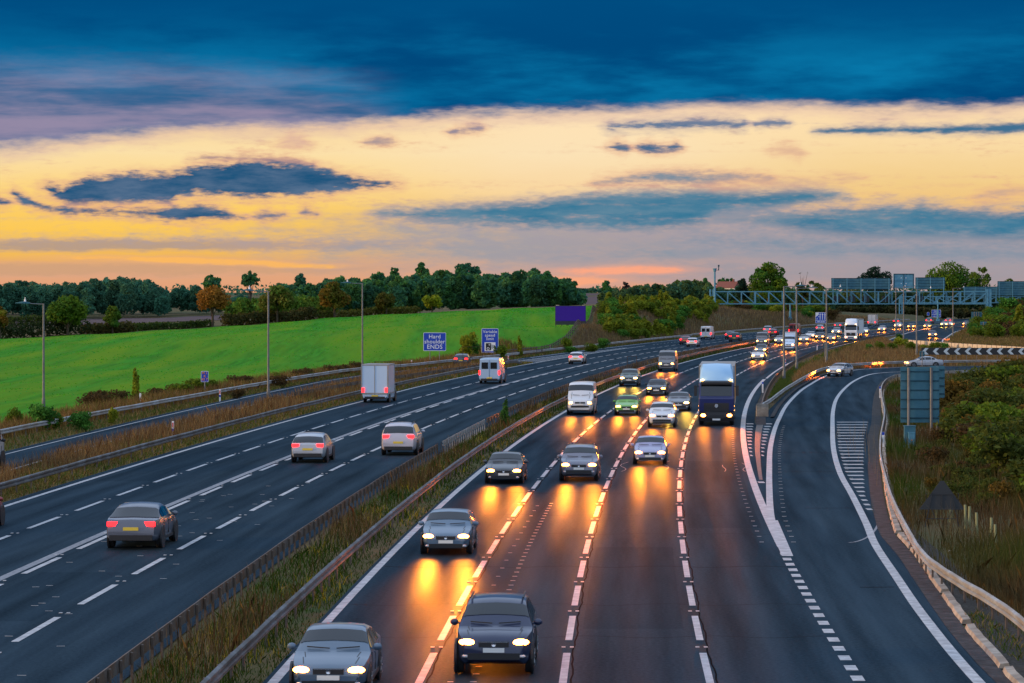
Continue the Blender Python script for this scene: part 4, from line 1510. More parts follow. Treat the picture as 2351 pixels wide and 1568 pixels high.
Yg = 815.0
u = Yg / FPX
XL, XR = (1632 - HX) * u, (2272 - HX) * u
root = empty('gantry', (XL, Yg, 0), label='near blue grey sign gantry spanning the whole motorway on two tall legs', cat='gantry')
gx = lambda px: (px - 1632) * u
gzv = lambda py: CAM_H - (py - HY) * u
truss(root, gx(1640), gx(2268), gzv(669.5), gzv(697.5), 2.2, 20, gx(1995))
for px in (1634.5, 2271):
    mb = MB()
    for y in (0, 2.2):
        for dx in (-.42, .42):
            mb.bar((gx(px) + dx, y, -.5), (gx(px) + dx, y, gzv(664)), .34, .34)
        for z in np.arange(1, 9, 1.1):
            mb.bar((gx(px) - .4, y, z), (gx(px) + .4, y, z + .0), .14)
    mb.box((gx(px), 1.1, gzv(703)), (1.7, 2.9, .16))
    mb.box((gx(px), 1.1, -.1), (1.9, 3.2, .5))
    mb.build('leg', M['gantry'], root)
gantry_sign(root, gx(1908), gx(2044), gzv(639), gzv(663.5), -.5, 4, 5, gzv(697))
gantry_sign(root, gx(2101), gx(2169), gzv(637.5), gzv(663), -.5, 4, 3, gzv(697))
mb = MB()
mb.box((gx(2075), .3, gzv(645)), (47 * u, .9, 33 * u))
vs = mb.build('message_sign', M['gantry'], root)
mb = MB()
for s in (-.5, 0, .5):
    mb.box((gx(2075) + s * 44 * u, -.2, gzv(645)), (.16, .12, 33 * u))
mb.box((gx(2075), -.2, gzv(629)), (47 * u, .14, .18))
mb.box((gx(2075), -.18, gzv(645)), (46 * u, .06, .06))
mb.bar((gx(2054), -.1, gzv(662)), (gx(2054), -.1, gzv(668)), .3)
mb.bar((gx(2096), -.1, gzv(662)), (gx(2096), -.1, gzv(668)), .3)
mb.build('box_frame', M['sign_rib'], vs)
mb = MB()
for x in (-6, 5):
    for z in (638, 651):
        mb.box((gx(2075 + x), -.17, gzv(z)), (.22, .05, .22))
mb.build('inspection_hatch', M['white'], vs)
for px in (1922, 1957, 1989, 2034, 2106, 2118):
    mb = MB()
    mb.box((gx(px), 1.0, gzv(686.5)), (15 * u if px < 2100 else 8 * u, .5, 14 * u))
    o = mb.build('lane_signal', M['black'], root)
    mb = MB()
    mb.bar((gx(px), .7, gzv(693)), (gx(px), .7, gzv(672)), .12)
    mb.build('bracket', M['gantry'], o)
Yg = 1035.0
u = Yg / FPX
XL = (2066 - HX) * u
gx = lambda px: (px - 2066) * u
root = empty('gantry', (XL, Yg, 0), label='farther gantry behind, running off to the right with stepped sign backs on top', cat='gantry')
truss(root, gx(2068), gx(2480), gzv(681), gzv(695), 2.2, 15, gx(2200))
mb = MB()
for dx in (-.45, .45):
    mb.bar((gx(2068) + dx, 0, -1), (gx(2068) + dx, 0, gzv(680)), .36)
for z in np.arange(1, 8, 1.2):
    mb.bar((gx(2068) - .45, 0, z), (gx(2068) + .45, 0, z), .15)
mb.build('leg', M['gantry'], root)
mb = MB()
mb.bar((gx(2478), 0, -1), (gx(2478), 0, gzv(680)), .5)
mb.build('leg', M['gantry'], root)
gantry_sign(root, gx(2211), gx(2289), gzv(658.5), gzv(678), -.5, 3, 4, gzv(695))
gantry_sign(root, gx(2289.5), gx(2420), gzv(646), gzv(678), -.5, 6, 5, gzv(695))
# masts
b = atd(1641, 757, 770)
b.z = gz(b.x, b.y)
u = 770 / FPX
root = empty('camera_mast', b, label='tall grey camera mast behind the left leg of the near gantry', cat='camera mast')
zz = lambda py: CAM_H - b.z - (py - HY) * u
mb = MB()
mb.tube([(0, 0, -.5), (0, 0, zz(623))], [.30, .22], 12)
mb.tube([(0, 0, 0), (0, 0, 1.4)], [.42, .42], 12)
mb.build('pole', M['gantry'], root, smooth=40)
mb = MB()
mb.tube([(0, 0, zz(624)), (0, 0, zz(617))], [.32, .50], 12)
mb.tube([(0, 0, zz(617)), (0, 0, zz(616))], [.55, .55], 12)
mb.build('winch_head', M['gantry'], root, smooth=40)
mb = MB()
mb.bar((.5, 0, zz(621)), (1.0, 0, zz(619)), .1)
mb.tube([(1.0, 0, zz(621)), (1.0, 0, zz(611))], [.12, .12], 8)
mb.box((1.0, -.1, zz(610)), (.4, .6, .45))
mb.build('camera', M['sign_rib'], root)
for (px, pb_, pt, Yp, lab) in ((1814, 750, 696, 838, 'short grey pole with a thicker base before the gantry truss'), (2153, 740, 690, 1000, 'thin grey pole standing below the far gantry')):
    b = atd(px, pb_, Yp)
    b.z = gz(b.x, Yp)
    u = Yp / FPX
    root = empty('equipment_pole', b, label=lab, cat='pole')
    mb = MB()
    mb.tube([(0, 0, -.4), (0, 0, 26 * u * .75), (0, 0, 26 * u * .76), (0, 0, CAM_H - b.z - (pt - HY) * u)], [.36, .34, .2, .18], 10)
    mb.build('pole', M['gantry'], root, smooth=30)
    mb = MB()
    mb.box((0, 0, .25), (1.1, 1.1, 1.0))
    mb.build('base', M['gantry'], root)

# ------------------------------------------------------------------ vehicles
def paintmat():
    m = pmat('car_paint', (.5, .5, .5), .32, metal=.15, coat=.6)
    t = m.node_tree
    oi = t.nodes.new('ShaderNodeObjectInfo')
    t.links.new(oi.outputs['Color'], t.nodes['Principled BSDF'].inputs['Base Color'])
    return m


M['car'] = paintmat()
M['glass'] = pmat('car_glass', (.012, .016, .02), .06, spec=.7)
M['tyre'] = pmat('tyre', (.012, .012, .013), .8)
M['rim'] = pmat('alloy_rim', (.35, .36, .38), .35, metal=.8)
M['trim'] = pmat('black_trim', (.014, .014, .016), .5)
M['plate_w'] = pmat('plate_white', (.75, .75, .72), .5)
M['plate_y'] = pmat('plate_yellow', (.75, .55, .06), .5)
M['lamp_on'] = pmat('headlamp_warm', (.9, .8, .6), .2, emit=(1.0, .27, .035), es=34)
M['lamp_cool'] = pmat('headlamp_cool', (.9, .9, .7), .2, emit=(1.0, .52, .10), es=26)
M['lamp_amber'] = pmat('amber_lamp', (.9, .4, .05), .3, emit=(1.0, .42, .05), es=6)
M['lamp_off'] = pmat('headlamp_off', (.55, .56, .58), .15, spec=.8)
M['tail_on'] = pmat('tail_lamp_on', (.6, .02, .02), .3, emit=(1.0, .007, .009), es=9)
M['tail_off'] = pmat('tail_lamp_off', (.25, .01, .01), .25)
M['chrome'] = pmat('chrome', (.6, .6, .62), .2, metal=1.0)
M['navy'] = pmat('navy_cab_paint', lin(14, 26, 88), .3, coat=.6)
M['white_cab'] = pmat('white_cab_paint', (.66, .70, .76), .35, coat=.5)
M['pale_blue'] = pmat('pale_blue_fairing', (.30, .52, .74), .35, coat=.5)
M['chassis'] = pmat('chassis', (.03, .03, .035), .7)
M['curtain_glow'] = nmat('painted_glow_curtain', (.50, .20, .05), (.62, .27, .07), 1.5, .6)  # orange lamp reflections painted into the side curtain colour
M['curtain_w'] = nmat('white_trailer', (.60, .62, .64), (.70, .72, .74), .8, .5)

# profiles: (distance behind the nose as a share of length, height of the roof line, height of the shoulder line)
KINDS = {
    'hatchback': dict(L=4.2, W=1.78, H=1.48, wb=(.19, .80), prof=[(0, .60, .56), (.015, .70, .66), (.06, .78, .74), (.16, .88, .83), (.26, .97, .90), (.35, 1.22, .93), (.43, 1.42, .95), (.52, 1.48, .96), (.66, 1.47, .97), (.80, 1.42, .99), (.89, 1.30, 1.0), (.955, 1.02, .97), (.985, .92, .88), (1, .62, .58)],
                      ws=(.265, .425), rw=(.875, .955), side=[(.33, .50), (.515, .68), (.695, .84)]),
    'saloon': dict(L=4.65, W=1.82, H=1.45, wb=(.19, .79), prof=[(0, .58, .54), (.015, .68, .64), (.06, .77, .73), (.16, .87, .82), (.26, .95, .89), (.34, 1.18, .92), (.42, 1.39, .94), (.50, 1.45, .95), (.62, 1.44, .96), (.72, 1.36, .97), (.80, 1.16, .98), (.86, 1.02, .97), (.975, .99, .94), (.99, .90, .86), (1, .62, .58)],
                   ws=(.265, .415), rw=(.73, .85), side=[(.33, .49), (.505, .66), (.675, .76)]),
    'suv': dict(L=4.55, W=1.88, H=1.70, wb=(.19, .80), prof=[(0, .72, .66), (.012, .86, .80), (.05, .98, .92), (.15, 1.05, 1.0), (.25, 1.10, 1.04), (.33, 1.38, 1.07), (.41, 1.61, 1.09), (.50, 1.69, 1.10), (.68, 1.70, 1.12), (.84, 1.66, 1.14), (.92, 1.50, 1.14), (.97, 1.15, 1.08), (.99, 1.0, .95), (1, .70, .65)],
                ws=(.255, .405), rw=(.90, .965), side=[(.32, .49), (.505, .68), (.695, .87)]),
    'van': dict(L=5.6, W=2.02, H=2.45, wb=(.17, .80), prof=[(0, .85, .75), (.01, 1.05, .95), (.05, 1.22, 1.12), (.13, 1.36, 1.22), (.19, 1.85, 1.24), (.26, 2.30, 1.26), (.33, 2.44, 1.28), (.45, 2.45, 1.30), (.60, 2.45, 1.30), (.78, 2.45, 1.30), (.93, 2.44, 1.30), (.985, 2.40, 1.28), (1, 2.3, 1.25)],
                ws=(.135, .255), rw=(.99, .999), side=[(.20, .35)]),
}


def body_rings(k):
    L, Wd, H, prof = k['L'], k['W'] / 2, k['H'], k['prof']
    big = H > 2
    rings, xs = [], []
    base_pts = sorted(set([p[0] for p in prof] + list(k['ws']) + [s for a in k['side'] for s in a] + ([] if big else list(k['rw']))))
    for t in base_pts:
        top = ip(t, [p[0] for p in prof], [p[1] for p in prof])
        belt = ip(t, [p[0] for p in prof], [p[2] for p in prof])
        belt = min(belt, top - .03)
        x = L / 2 - t * L
        dn = t * L
        dr = (1 - t) * L
        hw = Wd * (1 - .20 * math.exp(-(dn / .22) ** 1.3) - (.03 if big else .13) * math.exp(-(dr / .22) ** 1.3)) * (1 - .04 * max(0, 1 - dn / 1.2))
        zb = .24 + .16 * math.exp(-(dn / .18)) + .14 * math.exp(-(dr / .2))
        gh = max(0.0, top - belt)
        full = H - belt
        tum = (.10 if big else .26) * min(1, gh / max(full, .01))
        gw = hw * (1 - tum)
        e = min(.07, gh * .3)
        mid = min(.62, belt - .08)
        ring = [(hw * .86, zb), (hw * .97, zb + .10), (hw * 1.0, mid), (hw * .985, belt), (gw + (hw * .985 - gw) * .06, top - e), (gw * .88, top - e * .35), (gw * .45, top), (0, top + .012)]
        rings.append(ring)
        xs.append(x)
    return xs, rings, base_pts


def make_vehicle(kind, lit, name, cool=False):
    """a vehicle pointing along +X with its origin on the road under its middle"""
    k = KINDS[kind]
    xs, rings, ts = body_rings(k)
    L, Wd, H = k['L'], k['W'] / 2, k['H']
    n = len(rings[0])
    root = empty(name)
    mb = MB()
    V = []
    m = 2 * n - 1
    for x, r in zip(xs, rings):
        V += [(x, y, z) for y, z in r] + [(x, -y, z) for y, z in r[-2::-1]]
    F = [(i * m + j, i * m + j + 1, (i + 1) * m + j + 1, (i + 1) * m + j) for i in range(len(xs) - 1) for j in range(m - 1)]
    F += [((i + 1) * m, (i + 1) * m + m - 1, i * m + m - 1, i * m) for i in range(len(xs) - 1)]
    F += [tuple(range(m))[::-1], tuple((len(xs) - 1) * m + j for j in range(m))]
    mb.add(V, F)
    mb.build('body', M['car'], root, smooth=38)

    def patch(mbx, t0, t1, j0, j1, side=0, ins=.0, out=.012):
        """glass lying just proud of the shell between two stations and two ring points"""
        idx = [i for i, t in enumerate(ts) if t0 - 1e-6 <= t <= t1 + 1e-6]
        pts = []
        for i in idx:
            r = rings[i]
            row = [Vector((xs[i], y, z)) for y, z in r[j0:j1 + 1]]
            if ins and len(row) >= 2:
                a, b_ = row[0].copy(), row[-1].copy()
                row[0] = a + (row[1] - a) * ins
                if not side == 2:
                    row[-1] = b_ + (row[-2] - b_) * ins
            pts.append(row)
        if side == 2:      # across the middle, mirrored
            pts = [row + [Vector((p.x, -p.y, p.z)) for p in row[-2::-1]] for row in pts]
        if side == -1:
            pts = [[Vector((p.x, -p.y, p.z)) for p in row] for row in pts]
        w = len(pts[0])
        cx = Vector((0, 0, H * .5))
        V = []
        for a, row in enumerate(pts):
            for c, p in enumerate(row):
                du = pts[min(a + 1, len(pts) - 1)][c] - pts[max(a - 1, 0)][c]
                dv_ = row[min(c + 1, w - 1)] - row[max(c - 1, 0)]
                nn = du.cross(dv_)
                if nn.length > 1e-9:
                    nn.normalize()
                    if nn.dot(p - Vector((p.x * .6, 0, H * .5))) < 0:
                        nn = -nn
                V.append(p + nn * out)
        mbx.add(V, [(a * w + c, a * w + c + 1, (a + 1) * w + c + 1, (a + 1) * w + c) for a in range(len(pts) - 1) for c in range(w - 1)])
    g = MB()
    patch(g, k['ws'][0] + .004, k['ws'][1], 4, 7, 2, .12)
    g.build('windscreen', M['glass'], root, smooth=True)
    if kind != 'van':
        g = MB()
        patch(g, k['rw'][0], k['rw'][1], 4, 7, 2, .2)
        g.build('rear_window', M['glass'], root, smooth=True)
    else:
        for s in (-1, 1):
            g = MB()
            g.box((-L / 2 - .012, s * Wd * .42, 1.72), (.02, Wd * .62, .62))
            g.build('rear_window', M['glass'], root)
    for s in (1, -1):
        g = MB()
        for a, b_ in k['side']:
            patch(g, a, b_, 3, 4, s, .12)
        g.build('side_window', M['glass'], root)
    # wheels
    R = .33 if kind in ('hatchback', 'saloon') else .37
    wm, rm = MB(), MB()
    wm.lathe([(R * .62, -.11), (R * .93, -.11), (R, -.07), (R, .07), (R * .93, .11), (R * .62, .11)], n=22)
    rm.lathe([(R * .63, -.085), (R * .66, -.105), (R * .60, -.112), (R * .2, -.09), (.0, -.092)], n=20)
    for a in range(5):
        t = 2 * math.pi * a / 5
        rm.bar((math.cos(t) * .05, -.10, math.sin(t) * .05), (math.cos(t) * R * .58, -.108, math.sin(t) * R * .58), .05, .03)
    wme, rme = wm.mesh('wheel', M['tyre'], smooth=35), rm.mesh('rim', M['rim'], smooth=35)
    for wt in k['wb']:
        for s in (1, -1):
            x = L / 2 - wt * L
            yo = s * (Wd * 1.0 - .085)
            w_ = link('wheel', wme, root)
            w_.location = (x, yo, R)
            w_.rotation_euler = (0, 0, 0 if s < 0 else math.pi)
            link('rim', rme, w_)
            am = MB()
            am.lathe([(R + .075, -.05), (R + .075, .008), (R + .02, .012)], n=22, c=(x, s * Wd * .997, R + .02))
            am.build('wheel_arch', M['trim'], root)
    # lights
    z_h = {'hatchback': .66, 'saloon': .64, 'suv': .82, 'van': .92}[kind]
    hl = MB()
    hw_, hh = (.21, .085) if kind != 'van' else (.17, .13)
    hl.blob((0, 0, 0), (.13, hw_, hh), 14, 8)
    lm = (M['lamp_cool'] if cool else M['lamp_on']) if lit == 'front' else M['lamp_off']
    hme = hl.mesh('headlight', lm, smooth=True)
    for s in (1, -1):
        o = link('headlight', hme, root)
        o.location = (L / 2 - .12, s * (Wd * .70), z_h)
        o.rotation_euler = (0, 0, s * math.radians(22))
        if lit == 'front':
            ld = LAMPS['cool' if cool else 'warm']
            lo_ = bpy.data.objects.new('headlight_beam', ld)
            COL.objects.link(lo_)
            lo_.parent = root
            lo_.location = (L / 2 + .08, s * Wd * .70, z_h)
            lo_.rotation_euler = (0, math.radians(-90 + 5.0), 0)
    tm = MB()
    tz = {'hatchback': .90, 'saloon': .86, 'suv': 1.02, 'van': 1.05}[kind]
    tm.box((0, 0, 0), (.10, .34 if kind != 'van' else .13, .15 if kind != 'van' else .42))
    tme = tm.mesh('tail_light', M['tail_on'] if lit == 'rear' else M['tail_off'])
    for s in (1, -1):
        o = link('tail_light', tme, root)
        o.location = (-L / 2 + (.055 if kind != 'van' else .02), s * Wd * (.70 if kind != 'van' else .93), tz)
        o.rotation_euler = (0, 0, s * math.radians(14))
    # front and rear furniture
    g = MB()
    zg = {'hatchback': .50, 'saloon': .50, 'suv': .66, 'van': .82}[kind]
    g.box((L / 2 - .03, 0, zg + .12), (.10, Wd * .78, .13))
    g.box((L / 2 - .02, 0, zg - .17), (.10, Wd * 1.35, .15))
    g.build('grille', M['trim'], root)
    g = MB()
    g.box((L / 2 + .022, 0, zg + .175), (.02, Wd * .74, .018))
    g.lathe([(.0, L / 2 + .02), (.055, L / 2 + .03), (.055, L / 2 + .02)], 'Y', 12)
    g.v[-36:] = [(y, x, z + zg + .12) for x, y, z in g.v[-36:]]
    g.build('chrome_strip', M['chrome'], root)
    for s in (1, -1):
        g = MB()
        g.blob((L / 2 - .05, s * Wd * .72, zg - .17), (.09, .10, .05), 8, 6)
        g.build('fog_lamp', M['lamp_off'], root)
        g = MB()
        xw = L / 2 - (k['ws'][0] + .008) * L
        zw = ip(k['ws'][0] + .008, [p[0] for p in k['prof']], [p[1] for p in k['prof']])
        g.bar((xw + .05, s * .08, zw + .03), (xw - .03, s * .62, zw + .06), .025)
        g.build('wiper', M['trim'], root)
        g = MB()
        for t0_, t1_ in ((.06, .16), (.16, .25)):
            za, zb_ = [ip(t_, [p[0] for p in k['prof']], [p[1] for p in k['prof']]) for t_ in (t0_, t1_)]
            g.bar((L / 2 - t0_ * L, s * Wd * .66, za - .012), (L / 2 - t1_ * L, s * Wd * .72, zb_ - .010), .022)
        g.build('bonnet_seam', M['trim'], root)
    g = MB()
    g.box((L / 2 + .035, 0, zg - .02), (.02, .52, .11))
    g.build('number_plate', M['plate_w'], root)
    g = MB()
    g.box((-L / 2 - .015, 0, .70 if kind != 'van' else .55), (.02, .52, .11))
    g.build('number_plate', M['plate_y'], root)
    g = MB()
    g.box((-L / 2 + .04, 0, .40), (.14, Wd * 1.6, .18))
    g.build('bumper', M['trim'], root)
    for s in (1, -1):
        g = MB()
        g.box((0, s * (Wd * .985), .30), (L * .42, .04, .10))
        g.build('side_sill', M['trim'], root)
    wx = L / 2 - k['ws'][0] * L
    for s in (1, -1):
        g = MB()
        zb = ip(k['ws'][1], [p[0] for p in k['prof']], [p[2] for p in k['prof']])
        g.blob((wx - .35, s * (Wd + .10), zb + .08), (.07, .11, .085), 8, 6)
        g.box((wx - .35, s * (Wd + .0), zb + .04), (.05, .12, .04))
        g.build('mirror', M['car'] if kind != 'van' else M['trim'], root, smooth=True)
        g = MB()
        xd0 = L / 2 - (k['side'][0][1] + .007) * L
        for xq in ([L / 2 - .285 * L, xd0, xd0 - .20 * L] if kind != 'van' else [L / 2 - .19 * L, L / 2 - .36 * L, L / 2 - .56 * L]):
            g.box((xq, s * (Wd * .994), .66 if kind != 'van' else .8), (.014, .022, .52))
        g.build('door_seam', M['trim'], root)
        g = MB()
        g.box((xd0 + .18, s * (Wd * .99 + .012), zb - .10), (.18, .03, .035))
        if kind != 'van':
            g.box((xd0 - .70, s * (Wd * .985 + .012), zb - .09), (.18, .03, .035))
        g.build('door_handle', M['car'] if kind != 'van' else M['trim'], root)
    if kind == 'suv':
        for s in (1, -1):
            g = MB()
            g.bar((L * .08, s * Wd * .70, H + .03), (-L * .33, s * Wd * .70, H + .0), .035)
            g.build('roof_rail', M['trim'], root)
    if kind == 'van':
        g = MB()
        g.box((-L / 2 - .012, 0, 1.3), (.02, .02, 1.9))
        g.build('door_seam', M['trim'], root)
    return root


LAMPS = {}
for nm, colr, pw in (('warm', (1.0, .16, .007), 85000), ('cool', (1.0, .36, .03), 45000)):
    d = bpy.data.lights.new('headlight_beam', 'SPOT')
    d.energy = pw
    d.color = colr
    d.spot_size = math.radians(60)
    d.spot_blend = 1.0
    d.shadow_soft_size = .30
    # dipped beam: sharp cut-off just below the horizontal, as a headlamp lens throws it
    d.use_nodes = True
    lt = d.node_tree
    em = lt.nodes['Emission']
    tx = lt.nodes.new('ShaderNodeTexCoord')
    sx = lt.nodes.new('ShaderNodeSeparateXYZ')
    dv_ = lt.nodes.new('ShaderNodeMath')
    dv_.operation = 'DIVIDE'
    mr = lt.nodes.new('ShaderNodeMapRange')
    mr.interpolation_type = 'SMOOTHSTEP'
    mr.inputs[1].default_value, mr.inputs[2].default_value = -.088, -.045
    lt.links.new(tx.outputs['Normal'], sx.inputs[0])
    lt.links.new(sx.outputs[0], dv_.inputs[0])
    lt.links.new(sx.outputs[2], dv_.inputs[1])
    lt.links.new(dv_.outputs[0], mr.inputs[0])

    def lm_(op, a_, b_):
        q = lt.nodes.new('ShaderNodeMath')
        q.operation = op
        for i_, v_ in ((0, a_), (1, b_)):
            if hasattr(v_, 'is_output'):
                lt.links.new(v_, q.inputs[i_])
            else:
                q.inputs[i_].default_value = v_
        return q.outputs[0]
    drop = lm_('MULTIPLY', lm_('MAXIMUM', lm_('ADD', dv_.outputs[0], .07), 0.0), 26.0)
    fall = lm_('DIVIDE', 1.0, lm_('ADD', 1.0, lm_('POWER', drop, 2.0)))
    lat = lt.nodes.new('ShaderNodeMapRange')             # dipped away from the traffic on the other side
    lat.interpolation_type = 'SMOOTHSTEP'
    lat.inputs[1].default_value, lat.inputs[2].default_value = -.01, .11
    lat.inputs[3].default_value, lat.inputs[4].default_value = 1.0, 0.02
    lt.links.new(lm_('DIVIDE', sx.outputs[1], sx.outputs[2]), lat.inputs[0])
    lat2 = lt.nodes.new('ShaderNodeMapRange')
    lat2.interpolation_type = 'SMOOTHSTEP'
    lat2.inputs[1].default_value, lat2.inputs[2].default_value = -.26, -.10
    lt.links.new(lm_('DIVIDE', sx.outputs[1], sx.outputs[2]), lat2.inputs[0])
    lt.links.new(lm_('MULTIPLY', lm_('MULTIPLY', mr.outputs[0], fall), lm_('MULTIPLY', lat.outputs[0], lat2.outputs[0])), em.inputs['Strength'])
    LAMPS[nm] = d


def paint(root, c):
    root.color = c
    for o in root.children:
        o.color = c
        for q in o.children:
            q.color = c


def make_lorry(name, white=False):
    """articulated lorry pointing along +X, origin under the front bumper middle"""
    root = empty(name)
    cabm = M['white_cab'] if white else M['navy']
    mb = MB()
    prof = [(0.0, .95), (.02, 1.95), (-.10, 2.05), (-.32, 3.02), (-.55, 3.10), (-2.25, 3.10), (-2.25, .95)]
    for hw, xo in ((1.24, 0),):
        mb.prism(prof, -hw, hw)
    o = mb.build('cab', cabm, root)
    bv = o.modifiers.new('edge', 'BEVEL')
    bv.width, bv.segments, bv.limit_method = .09, 3, 'ANGLE'
    mb = MB()
    mb.add([(-.085, -1.10, 2.08), (-.085, 1.10, 2.08), (-.318, 1.06, 3.0), (-.318, -1.06, 3.0)], [(0, 1, 2, 3)])
    for v in range(len(mb.v)):
        x, y, z = mb.v[v]
        mb.v[v] = (x + .012, y, z + .003)
    mb.build('windscreen', M['glass'], root)
    mb = MB()
    V = []
    st = [(-.36, 1.22, 3.02), (-.42, 1.20, 3.12), (-.75, 1.17, 3.72), (-1.35, 1.14, 4.18), (-1.9, 1.16, 4.30), (-2.3, 1.18, 4.30)]
    for x, hw, z in st:
        V += [(x, hw, 3.0), (x, hw, max(3.02, z - .25)), (x, hw * .86, z), (x, 0, z + .05), (x, -hw * .86, z), (x, -hw, max(3.02, z - .25)), (x, -hw, 3.0)]
    F = [(i * 7 + j, i * 7 + j + 1, (i + 1) * 7 + j + 1, (i + 1) * 7 + j) for i in range(len(st) - 1) for j in range(6)]
    F.append(tuple((len(st) - 1) * 7 + j for j in range(7)))
    mb.add(V, F)
    mb.build('roof_fairing', M['white_cab'] if white else M['pale_blue'], root, smooth=40)
    mb = MB()
    mb.prism([(-.28, 2.98), (.06, 2.90), (.07, 3.06), (-.30, 3.16)], -1.08, 1.08)
    mb.build('sun_visor', M['trim'], root)
    for s in (-1, 1):
        mb = MB()
        mb.add([(-.45, s * 1.252, 2.1), (-1.25, s * 1.252, 2.1), (-1.25, s * 1.252, 2.9), (-.62, s * 1.252, 2.9)], [(0, 1, 2, 3)])
        mb.build('side_window', M['glass'], root)
        mb = MB()
        mb.box((-.2, s * 1.46, 2.45), (.16, .22, .75))
        mb.box((-.25, s * 1.33, 2.75), (.05, .22, .05))
        mb.build('mirror', M['trim'], root)
        mb = MB()
        mb.blob((0, 0, 0), (.08, .19, .12), 12, 8)
        o = mb.build('headlight', M['lamp_on'], root, smooth=True)
        o.location = (.12, s * .92, .72)
        lo_ = bpy.data.objects.new('headlight_beam', LAMPS['warm'])
        COL.objects.link(lo_)
        lo_.parent = root
        lo_.location = (.25, s * .92, .72)
        lo_.rotation_euler = (0, math.radians(-90 + 4), 0)
        mb = MB()
        mb.box((-.36, s * 1.0, 3.20), (.06, .18, .07))
        mb.build('marker_light', M['lamp_cool'], root)
        mb = MB()
        for z in (1.35, 1.05):
            mb.box((-.9, s * 1.26, z), (.10, .03, .06))
        mb.build('side_marker', M['lamp_amber'], root)
    mb = MB()
    mb.prism([(-.25, .32), (.10, .34), (.16, .60), (.12, .95), (-.25, .98)], -1.25, 1.25)
    mb.build('bumper', cabm if white else M['trim'], root)
    mb = MB()
    mb.box((.03, 0, 1.28), (.05, 1.75, .62))
    for z in (1.1, 1.28, 1.46):
        mb.box((.06, 0, z), (.03, 1.7, .07))
    mb.box((.13, 0, .62), (.06, 1.1, .22))
    mb.build('grille', M['trim'], root)
    mb = MB()
    mb.prism([(-.13, 1.36), (0, 1.24), (.13, 1.36), (.08, 1.52), (-.08, 1.52)], -.02, .02)
    o = mb.build('badge', M['chrome'], root)
    o.location = (.09, 0, 0)
    o.rotation_euler = (0, 0, math.radians(90))
    mb = MB()
    mb.box((.175, 0, .44), (.02, .55, .12))
    mb.build('number_plate', M['plate_w'], root)
    mb = MB()
    mb.box((-8.0, 0, 1.02), (11.5, 1.0, .3))
    mb.box((-3.6, 0, .85), (3.4, 2.3, .3))
    mb.build('chassis', M['chassis'], root)
    mb = MB()
    mb.box((-9.4, 0, 2.72), (13.4, 2.5, 2.85))
    t = mb.build('trailer', M['curtain_w'], root)
    mb = MB()
    for z in (1.32, 4.12):
        mb.box((-9.4, 0, z), (13.46, 2.56, .10))
    for x in (-2.72, -16.08):
        for s in (-1, 1):
            mb.box((x, s * 1.23, 2.72), (.12, .10, 2.75))
    mb.build('trailer_frame', M['steel'], t)
    for s in (-1, 1):
        mb = MB()
        V, F = [], []
        xs = np.linspace(-2.85, -15.95, 90)
        for i, x in enumerate(xs):
            y = s * (1.262 + .012 * math.sin(i * 1.1))
            V += [(x, y, 1.42), (x, y, 4.05)]
        F = [(2 * i, 2 * i + 1, 2 * i + 3, 2 * i + 2) for i in range(len(xs) - 1)]
        mb.add(V, F)
        mb.build('side_curtain', M['curtain_glow'] if not white else M['curtain_w'], t)
    wm, rm = MB(), MB()
    wm.lathe([(.30, -.15), (.47, -.15), (.51, -.10), (.51, .10), (.47, .15), (.30, .15)], n=22)
    rm.lathe([(.31, -.10), (.30, -.155), (.22, -.12), (.12, -.17), (0, -.17)], n=18)
    wme, rme = wm.mesh('wheel', M['tyre'], smooth=35), rm.mesh('rim', M['rim'], smooth=35)
    for x in (-1.35, -4.6, -11.6, -12.95, -14.3):
        for s in (-1, 1):
            o = link('wheel', wme, root)
            o.location = (x, s * 1.07, .51)
            o.rotation_euler = (0, 0, 0 if s < 0 else math.pi)
            link('rim', rme, o)
    return root


def make_bus_van(name, lit):
    """tall box van: van cab with a plain load box, origin under its middle"""
    root = make_vehicle('van', lit, name)
    mb = MB()
    mb.box((-1.0, 0, 1.85), (3.75, 2.1, 2.3))
    mb.build('load_box', M['car'], root)
    mb = MB()
    for z in (.74, 2.97):
        mb.box((-1.0, 0, z), (3.80, 2.16, .09))
    for s in (-1, 1):
        for x in (.86, -2.86):
            mb.box((x, s * 1.04, 1.85), (.10, .10, 2.25))
    mb.box((-2.89, 0, 1.85), (.03, .05, 2.2))
    mb.build('box_trim', M['steel'], root)
    mb = MB()
    for s in (-1, 1):
        mb.box((-2.9, s * .92, 1.0), (.05, .2, .34))
    if lit == 'rear':
        mb.build('tail_light', M['tail_on'], root)
    else:
        mb.build('tail_light', M['tail_off'], root)
    return root


PROTO = {}


def get(kind, lit, cool=False):
    """the first request builds the vehicle, later ones copy it"""
    key = (kind, lit, cool)
    nm = {'hatchback': 'hatchback_car', 'saloon': 'saloon_car', 'suv': 'off_road_car', 'van': 'panel_van', 'box': 'box_van', 'lorry': 'articulated_lorry', 'lorry_w': 'articulated_lorry'}[kind]
    if key not in PROTO:
        PROTO[key] = (make_lorry(nm, kind == 'lorry_w') if kind.startswith('lorry') else make_bus_van(nm, lit) if kind == 'box' else make_vehicle(kind, lit, nm, cool))
        return PROTO[key]
    return copy_tree(PROTO[key])


def place(kind, lit, P, rz, color, label, group, cool=False, scale=1.0):
    o = get(kind, lit, cool)
    o.location = (P[0], P[1], .012)
    o.rotation_euler = (0, 0, rz)
    o.scale = (scale,) * 3
    if kind != 'lorry' and kind != 'lorry_w':
        paint(o, tuple(color) + (1,))
    tag(o, label, {'lorry': 'lorry', 'lorry_w': 'lorry', 'van': 'van', 'box': 'van'}.get(kind, 'car'), group)
    return o


